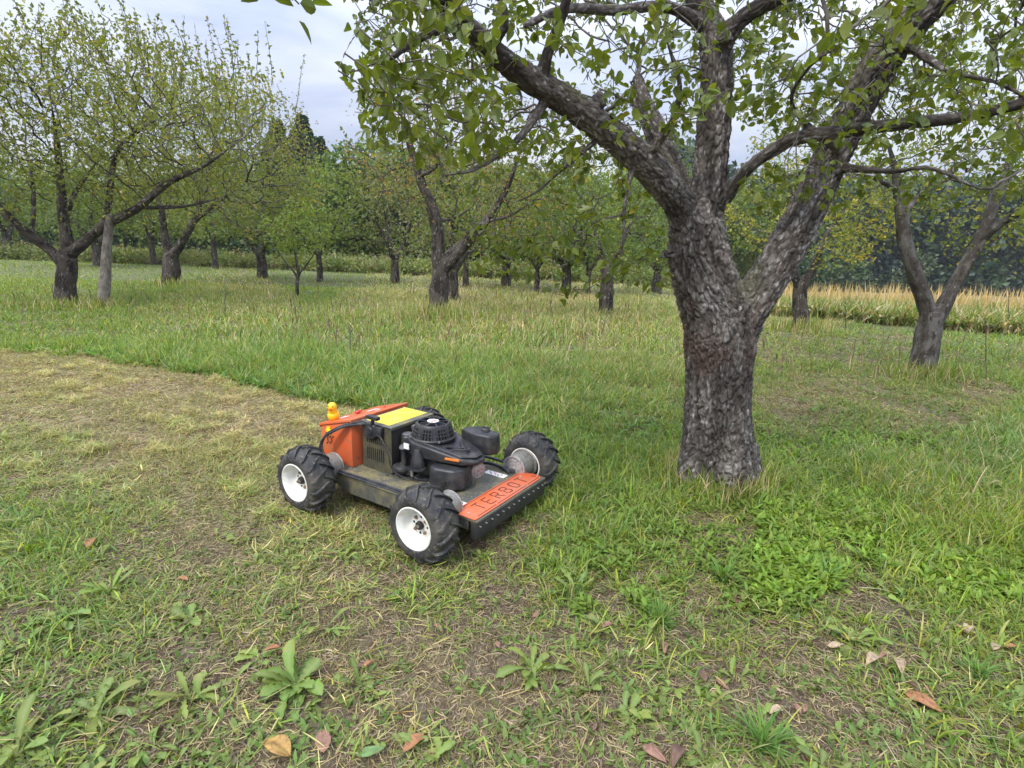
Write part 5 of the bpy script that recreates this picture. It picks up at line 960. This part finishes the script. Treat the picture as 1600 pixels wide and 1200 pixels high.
    # orange control box with a sloping lid
    mm = Matrix(((1, 0, 0, 0), (0, 0, 1, 0), (0, 1, 0, 0), (0, 0, 0, 1)))
    bm = nb(); prism(bm, [(-.386, .201), (-.386, .505), (-.676, .425), (-.676, .201)], -.25, .25, mm); box = fin('control_box', bm, M['orange'], root, bevel=.005)
    bm = nb(); prism(bm, [(-.380, .494), (-.380, .520), (-.386, .524), (-.680, .443), (-.683, .435), (-.683, .412), (-.676, .420), (-.676, .428), (-.3865, .508), (-.3865, .494)], -.256, .256, mm); fin('lid', bm, M['orange'], box, bevel=.001)
    nz = Vector((-.265, 0, .964)).normalized(); zt = lambda x: .524 + (x + .386) * .2755
    bm = nb(); cyl(bm, (-.566, -.03, zt(-.566)), nz, .012, .008, 16); cyl(bm, (-.566, -.03, zt(-.566) + .008), nz, .026, .014, 20, .024, .004); fin('red_button', bm, M['red'], box)
    for (x, y, lx, ly) in ((-.60, -.13, .05, .07), (-.53, .07, .035, .09), (-.45, .04, .02, .04)):
        bm = nb(); vs = bbox_(bm, x - lx / 2, x + lx / 2, y - ly / 2, y + ly / 2, 0, .0015)
        for v in vs: v.co.z += zt(v.co.x) + .0005
        fin('label_sticker', bm, M['sticker'], box)
    for (x, y) in ((-.50, .16), (-.47, .12), (-.54, .12)): bm = nb(); cyl(bm, (x, y, zt(x)), nz, .006, .006, 10); fin('signal_lamp', bm, M['red'], box)
    bm = nb(); bbox_(bm, -.612, -.580, -.2575, -.2505, .375, .435); bbox_(bm, -.618, -.574, -.262, -.2505, .395, .418); fin('yellow_clip', bm, M['duck'], box, bevel=.003)
    bm = nb(); pts = [(-.590 + .020 * math.cos(a), -.2575, .350 + .022 * math.sin(a)) for a in np.linspace(0, 2 * PI, 12)]; tube(bm, pts, .0028, 6, 3)
    for x, z in ((-.62, .392), (-.56, .372), (-.62, .318)): cyl(bm, (x, -.25, z), (0, -1, 0), .005, .006, 8)
    fin('socket_ring', bm, M['ink'], box)
    for y, z in ((-.20, .25), (.1, .25)): bm = nb(); cyl(bm, (-.386, y, z), (1, 0, 0), .004, .003, 8); fin('rivet', bm, M['ink'], box)
    # slotted guard and its top with the yellow sticker
    xs = [-.355, -.315]
    for k in range(9): xs += [-.315 + k * .0175 + .0085, -.315 + (k + 1) * .0175]
    xs += [-.10]; xs = sorted(set(round(x, 5) for x in xs)); zs = [.201, .262, .345, .375, .44, .503]
    for s in (-1, 1):
        bm = nb(); g = {}
        for i, x in enumerate(xs):
            for j, z in enumerate(zs): g[i, j] = bm.verts.new((x, s * .188, z))
        for i in range(len(xs) - 1):
            for j in range(len(zs) - 1):
                slot = j in (1, 3) and (i % 2 == 1) and i < len(xs) - 2
                if not slot: bm.faces.new((g[i, j], g[i + 1, j], g[i + 1, j + 1], g[i, j + 1]))
        bmesh.ops.solidify(bm, geom=bm.faces[:], thickness=.004); fin('slotted_guard', bm, M['guard'], root)
    
    bm = nb(); bbox_(bm, -.355, -.105, -.178, .178, .21, .50); fin('dark_fill', bm, M['ink'], root, bevel=.01)  # near-black block filling the opening under the guard top
    bm = nb(); bbox_(bm, -.358, -.092, -.196, .196, .504, .510); bbox_(bm, -.0965, -.092, -.196, .196, .492, .5035); hood = fin('guard_top', bm, M['steel'], root, bevel=.0012)
    bm = nb(); bbox_(bm, -.340, -.140, -.165, .185, .5103, .5115); fin('yellow_sticker', bm, M['yellow'], hood)
    for x, y in ((-.348, -.185), (-.105, -.185), (-.348, .185), (-.105, .185)): bm = nb(); cyl(bm, (x, y, .510), (0, 0, 1), .005, .004, 8); fin('screw', bm, M['bolt'], hood)
    bm = nb(); cyl(bm, (-.262, -.192, .462), (0, -1, 0), .058, .022, 28, .053, .004); cyl(bm, (-.262, -.214, .462), (0, -1, 0), .030, .006, 20, .026, .002); bbox_(bm, -.215, -.16, -.215, -.192, .44, .50); thr = fin('throttle_housing', bm, M['black'], root, bevel=.001)
    bm = nb(); tube(bm, [(-.25, -.205, .49), (-.235, -.21, .53), (-.225, -.215, .556)], .011, 8); bbox_(bm, -.268, -.176, -.236, -.203, .549, .570); fin('throttle_lever', bm, M['black'], thr, bevel=0)
    # cables
    for k, off in enumerate(((0, 0, 0), (.0, -.014, -.012), (-.012, .012, -.006))):
        bm = nb(); q = [(-.33 + .03 * k, -.17, .505), (-.40, -.262, .492), (-.48, -.30, .452), (-.545, -.325, .40), (-.56, -.345, .33), (-.50, -.355, .262), (-.40, -.35, .216), (-.22, -.345, .211), (0, -.34, .211), (.2, -.34, .211), (.30, -.33, .215)]
        tube(bm, [tuple(np.array(a) + np.array(off) * (1 if 1 < i < 6 else .8)) for i, a in enumerate(q)], (.009, .0075, .007)[k], 8); fin('cable', bm, M['black'], root)
    for pts, r in (([(-.20, -.215, .455), (-.12, -.25, .45), (-.065, -.25, .36), (-.045, -.24, .27), (.02, -.21, .225), (.08, -.17, .212)], .0045), ([(.13, -.15, .40), (.095, -.20, .36), (.085, -.21, .30), (.09, -.20, .23)], .005), ([(-.06, -.15, .28), (-.08, -.2, .23), (-.12, -.22, .207)], .004), ([(-.08, -.12, .30), (-.03, -.16, .265), (.03, -.14, .27)], .0035)):
        bm = nb(); tube(bm, pts, r, 7); fin('cable', bm, M['black'], root)
    bm = nb(); cyl(bm, (.086, -.211, .29), (.05, 0, -1), .009, .04, 10); fin('cable_ferrule', bm, M['silver'], root)
    bm = nb(); tube(bm, [(.20, .25, .22), (.30, .29, .225), (.40, .30, .215), (.47, .27, .21)], .012, 8); tube(bm, [(.25, .30, .26), (.35, .33, .245), (.42, .34, .23)], .01, 8); fin('hose', bm, M['black'], root)
    # engine
    eng = nb(); bbox_(eng, -.07, .24, -.12, .13, .235, .40); cyl(eng, (.05, -.01, .201), (0, 0, 1), .15, .016, 32, .145, .003); cyl(eng, (.05, -.01, .217), (0, 0, 1), .10, .05, 24)
    for k in range(7): bbox_(eng, .24, .33, -.10, .10, .25 + k * .02, .258 + k * .02)
    engine = fin('engine', eng, M['dark'], root, bevel=.006)
    bm = nb(); base = [(-.05, -.09), (-.06, .07), (.0, .15), (.12, .155), (.40, .075), (.455, .03), (.455, -.045), (.385, -.115), (.20, -.155), (.06, -.172), (-.01, -.145)]
    up_ = [(x * .93 + .008, y * .90, .462 - .065 * max(0, (x - .1) / .35)) for x, y in base]; lowz = .375
    prism(bm, base, lowz - .02, .43, None, [(x, y, .447 - .065 * max(0, (x - .1) / .35)) for x, y in base]); sh = fin('engine_shroud', bm, M['black'], engine, bevel=.012, seg=3)
    bm = nb(); prism(bm, [(x * .95 + .006, y * .93) for x, y in base], .40, .44, None, up_); 
    fin('shroud_top', bm, M['black'], sh, bevel=.008, seg=3)
    bm = nb()
    for k in range(2):
        x0 = .26 + k * .045
        for s in (-1, 1):
            zc = lambda x: .464 - .065 * max(0, (x - .1) / .35)
            a, b = (x0 + .055, -.02), (x0 - .02, -.02 + s * .07); prism(bm, [(a[0], a[1]), (a[0] + .016, a[1]), (b[0] + .016, b[1]), b][::s], .43, .45, None, [(a[0], a[1], zc(a[0]) + .001), (a[0] + .016, a[1], zc(a[0] + .016) + .001), (b[0] + .016, b[1], zc(b[0] + .016) + .001), (b[0], b[1], zc(b[0]) + .001)][::s])
    fin('shroud_ridges', bm, M['black'], sh, bevel=.0015)
    bm = nb(); a, b = (.285, -.146), (.372, -.126); prism(bm, [a, b, (b[0] + .002, b[1] + .006), (a[0] + .002, a[1] + .006)], .383, .396); fin('orange_mark', bm, M['mark_orange'], sh)
    bm = nb(); bbox_(bm, -.01, .03, -.176, -.171, .395, .43); fin('white_mark', bm, M['sticker'], sh)
    # fan cover: a slotted cone with a spoked top
    fc = (.082, -.012); bm = nb(); A_ = 36
    lathe(bm, [(.128, .440), (.140, .444), (.142, .456), (.136, .462), (.124, .461)], (*fc, 0), (0, 0, 1), A_)
    lathe(bm, [(.118, .500), (.123, .500), (.1215, .505), (.117, .505)], (*fc, 0), (0, 0, 1), A_); lathe(bm, [(.126, .482), (.130, .482), (.129, .486), (.125, .486)], (*fc, 0), (0, 0, 1), A_)
    lathe(bm, [(.090, .534), (.104, .527), (.112, .518), (.110, .530), (.102, .541), (.092, .541)], (*fc, 0), (0, 0, 1), A_)
    lathe(bm, [(0, .537), (.040, .537), (.042, .541), (.040, .546), (0, .547)], (*fc, 0), (0, 0, 1), 28)
    for k in range(40):
        a = 2 * PI * k / 40; d = Vector((math.cos(a), math.sin(a), 0)); t = Vector((-d.y, d.x, 0)); wd = .0035 if k % 5 else .012
        P0 = Vector((*fc, .455)) + d * .134; P1 = Vector((*fc, .53)) + d * .108
        vs = [bm.verts.new(P + t * s * wd - d * e) for P in (P0, P1) for s, e in ((-1, 0), (1, 0), (1, .006), (-1, .006))]
        for f in ((0, 1, 5, 4), (1, 2, 6, 5), (2, 3, 7, 6), (3, 0, 4, 7), (3, 2, 1, 0), (4, 5, 6, 7)): bm.faces.new([vs[i] for i in f])
    for k in range(8):
        a = 2 * PI * k / 8 + .2; d = Vector((math.cos(a), math.sin(a), 0)); t = Vector((-d.y, d.x, 0))
        vs = [bm.verts.new(Vector((*fc, z)) + d * r + t * s * .004) for r, z in ((.038, .538), (.095, .533)) for s, z2 in ((-1, 0), (1, 0))] + [bm.verts.new(Vector((*fc, z)) + d * r + t * s * .004) for r, z in ((.038, .544), (.095, .541)) for s in (-1, 1)]
        for f in ((0, 1, 3, 2), (4, 6, 7, 5), (0, 4, 5, 1), (2, 3, 7, 6), (0, 2, 6, 4), (1, 5, 7, 3)): bm.faces.new([vs[i] for i in f])
    fc_o = fin('fan_cover', bm, M['black'], engine)
    bm = nb(); cyl(bm, (*fc, .43), (0, 0, 1), .118, .085, 32, .095); fin('fan', bm, M['ink'], engine)
    bm = nb(); cyl(bm, (*fc, .5475), (0, 0, 1), .036, .0012, 24); fin('emblem', bm, M['sticker'], engine)
    bm = nb(); stroke(bm, [(-.02, 0), (.02, .0)], .014, .549, .0008, fc[0] + .006, fc[1], 1, 1); stroke(bm, [(-.012, 0), (.012, .0)], .008, .549, .0008, fc[0] - .014, fc[1], 1, 1); fin('emblem_mark', bm, M['pink'], engine)
    for a in (-2.2, -.6, 1., 2.5): bm = nb(); cyl(bm, (fc[0] + .142 * math.cos(a), fc[1] + .142 * math.sin(a), .450), (0, 0, 1), .007, .012, 8); fin('cover_screw', bm, M['silver'], engine)
    # fuel tank, air filter box, oil filler, carburettor bowl, round lamp
    bm = nb(); prism(bm, [(.20, .10), (.33, .085), (.425, .115), (.45, .17), (.43, .225), (.27, .235), (.22, .18)], .355, .485, None, [(.205, .105, .497), (.33, .09, .491), (.42, .12, .483), (.444, .17, .481), (.426, .221, .483), (.274, .231, .493), (.226, .178, .498)]); bbox_(bm, .16, .26, .06, .14, .30, .42); tk = fin('fuel_tank', bm, M['black'], engine, bevel=.018, seg=3)
    bm = nb(); cyl(bm, (.345, .18, .484), (0, 0, 1), .030, .022, 20, .027, .004); bbox_(bm, .323, .367, .174, .186, .505, .514); fin('tank_cap', bm, M['black'], tk, bevel=.002)
    bm = nb(); prism(bm, [(.185, -.075), (.195, -.19), (.25, -.215), (.37, -.175), (.41, -.12), (.40, -.02), (.30, -.0)], .215, .34, None, [(.19, -.08, .347), (.20, -.18, .340), (.25, -.20, .336), (.365, -.165, .334), (.40, -.115, .336), (.39, -.025, .345), (.30, -.005, .35)]); ab = fin('air_filter_box', bm, M['black'], engine, bevel=.013, seg=3)
    bm = nb(); bbox_(bm, .395, .412, -.10, -.075, .26, .285); fin('vent_hole', bm, M['ink'], ab); bm = nb()
    vs = bbox_(bm, -.012, .012, -.004, .004, -.012, .012); bmesh.ops.transform(bm, matrix=Matrix.Translation((.315, -.197, .262)) @ Matrix.Rotation(.32, 4, 'Z'), verts=vs); fin('vent_hole', bm, M['ink'], ab)
    bm = nb(); cyl(bm, (-.028, -.155, .27), (0, 0, 1), .017, .12, 14); of = fin('oil_filler', bm, M['black'], engine); bm = nb(); cyl(bm, (-.028, -.157, .39), (0, -.25, 1), .029, .014, 18, .027, .004); fin('filler_cap', bm, M['grey'], of)
    bm = nb(); lathe(bm, [(0, .415), (.018, .41), (.034, .37), (.042, .32), (.042, .30), (0, .30)], (.10, -.172, 0), (0, 0, 1), 20); lathe(bm, [(0, .30), (.05, .30), (.052, .292), (.046, .285), (0, .285)], (.10, -.172, 0), (0, 0, 1), 20); fin('breather_dome', bm, M['black'], engine)
    bm = nb(); lathe(bm, [(0, .28), (.055, .272), (.06, .25), (.04, .225), (0, .225)], (-.045, -.16, 0), (0, 0, 1), 18); cyl(bm, (-.062, -.085, .26), (0, 0, 1), .046, .19, 22, .043, .010); bbox_(bm, -.08, .04, -.17, -.10, .225, .27); stm = fin('starter_motor', bm, M['black'], engine, bevel=.003); bm = nb(); cyl(bm, (-.062, -.085, .4505), (0, 0, 1), .036, .008, 22, .030, .003); cyl(bm, (-.075, -.03, .475), (.3, 1, .15), .016, .05, 12); fin('starter_cap', bm, M['grey'], stm)
    lc = Vector((.40, .03, .285)); d = Vector((.80, -.42, -.08)).normalized(); bm = nb(); lathe(bm, [(0, -.10), (.03, -.098), (.038, -.09), (.038, -.076), (.046, -.07), (.052, -.02), (.053, 0), (.050, .004), (0, .004)], lc, d, 28); lamp = fin('work_lamp', bm, M['silver'], root)
    bm = nb(); lathe(bm, [(.046, .0045), (.044, .007), (.036, .006), (.03, .011), (.012, .012), (.01, .015), (0, .016)], lc, d, 28); fin('lens', bm, M['glass'], lamp)
    # rubber duck riding on the lid
    bp = O + fw * -.615 + ax * -.195 + np.array([0, 0, zt(-.615) - .002]); duck = empty('rubber_duck', bp, TH - 1.1, label='small yellow rubber duck standing on the corner of the orange box', cat='rubber duck'); duck.scale = (1.15,) * 3
    bm = nb()
    def el(c, r, n=16):
        k = bmesh.ops.create_uvsphere(bm, u_segments=n * 2, v_segments=n, radius=1)
        for v in k['verts']: v.co = Vector((c[0] + v.co.x * r[0], c[1] + v.co.y * r[1], c[2] + v.co.z * r[2]))
    el((0, 0, .030), (.037, .033, .033)); el((.010, 0, .058), (.024, .024, .024)); el((.014, 0, .084), (.027, .026, .027)); el((-.032, 0, .044), (.014, .014, .009)); el((-.004, .026, .034), (.022, .008, .014)); el((-.004, -.026, .034), (.022, .008, .014))
    me = bpy.data.meshes.new('body'); bm.to_mesh(me); bm.free(); o = bpy.data.objects.new('tmp', me); C.objects.link(o); md = o.modifiers.new('r', 'REMESH'); md.mode = 'VOXEL'; md.voxel_size = .0025; s = o.modifiers.new('s', 'SMOOTH'); s.factor = .6; s.iterations = 8
    me2 = bpy.data.meshes.new_from_object(o.evaluated_get(bpy.context.evaluated_depsgraph_get())); bpy.data.objects.remove(o); me2.polygons.foreach_set('use_smooth', np.ones(len(me2.polygons), bool)); me2.name = 'body'; link('body', me2, M['duck'], duck)
    bm = nb(); lathe(bm, [(0, 0), (.009, .001), (.011, .008), (.009, .016), (0, .019)], (.031, 0, .076), (1, 0, -.1), 14); 
    for v in bm.verts: v.co.z = .076 + (v.co.z - .076) * .55
    fin('beak', bm, M['beak'], duck)
    for s in (-1, 1): bm = nb(); cyl(bm, (.036, s * .013, .093), (1, s * .6, .15), .003, .003, 8); fin('eye', bm, M['ink'], duck)

TRUNKS += [(W(1119, 745, 3.8)[0], 3.82, .24)] + [(W(a, b, Y)[0], Y, r) for a, b, Y, r in ((103, 470, 13.2, .22), (685, 490, 13., .25), (1440, 580, 7.95, .18))]
ONLY = ''
mower()
hero()
bg_trees()
far_woods()
crops()
plants()
build_grass()

def haze():
    b = nb(); bbox_(b, -170, 210, -14, 175, -14, 26); me = bpy.data.meshes.new('haze'); b.to_mesh(me); b.free()
    m = bpy.data.materials.new('haze'); m.use_nodes = True; t = m.node_tree; t.nodes.clear(); v = N(t, 'ShaderNodeVolumePrincipled'); v.inputs['Color'].default_value = (.88, .92, .96, 1); v.inputs['Density'].default_value = .00045; v.inputs['Anisotropy'].default_value = .2
    o = N(t, 'ShaderNodeOutputMaterial'); t.links.new(v.outputs[0], o.inputs['Volume']); tag(link('haze', me, m), 'thin pale haze in the air over the orchard', 'haze', kind='stuff')
haze()
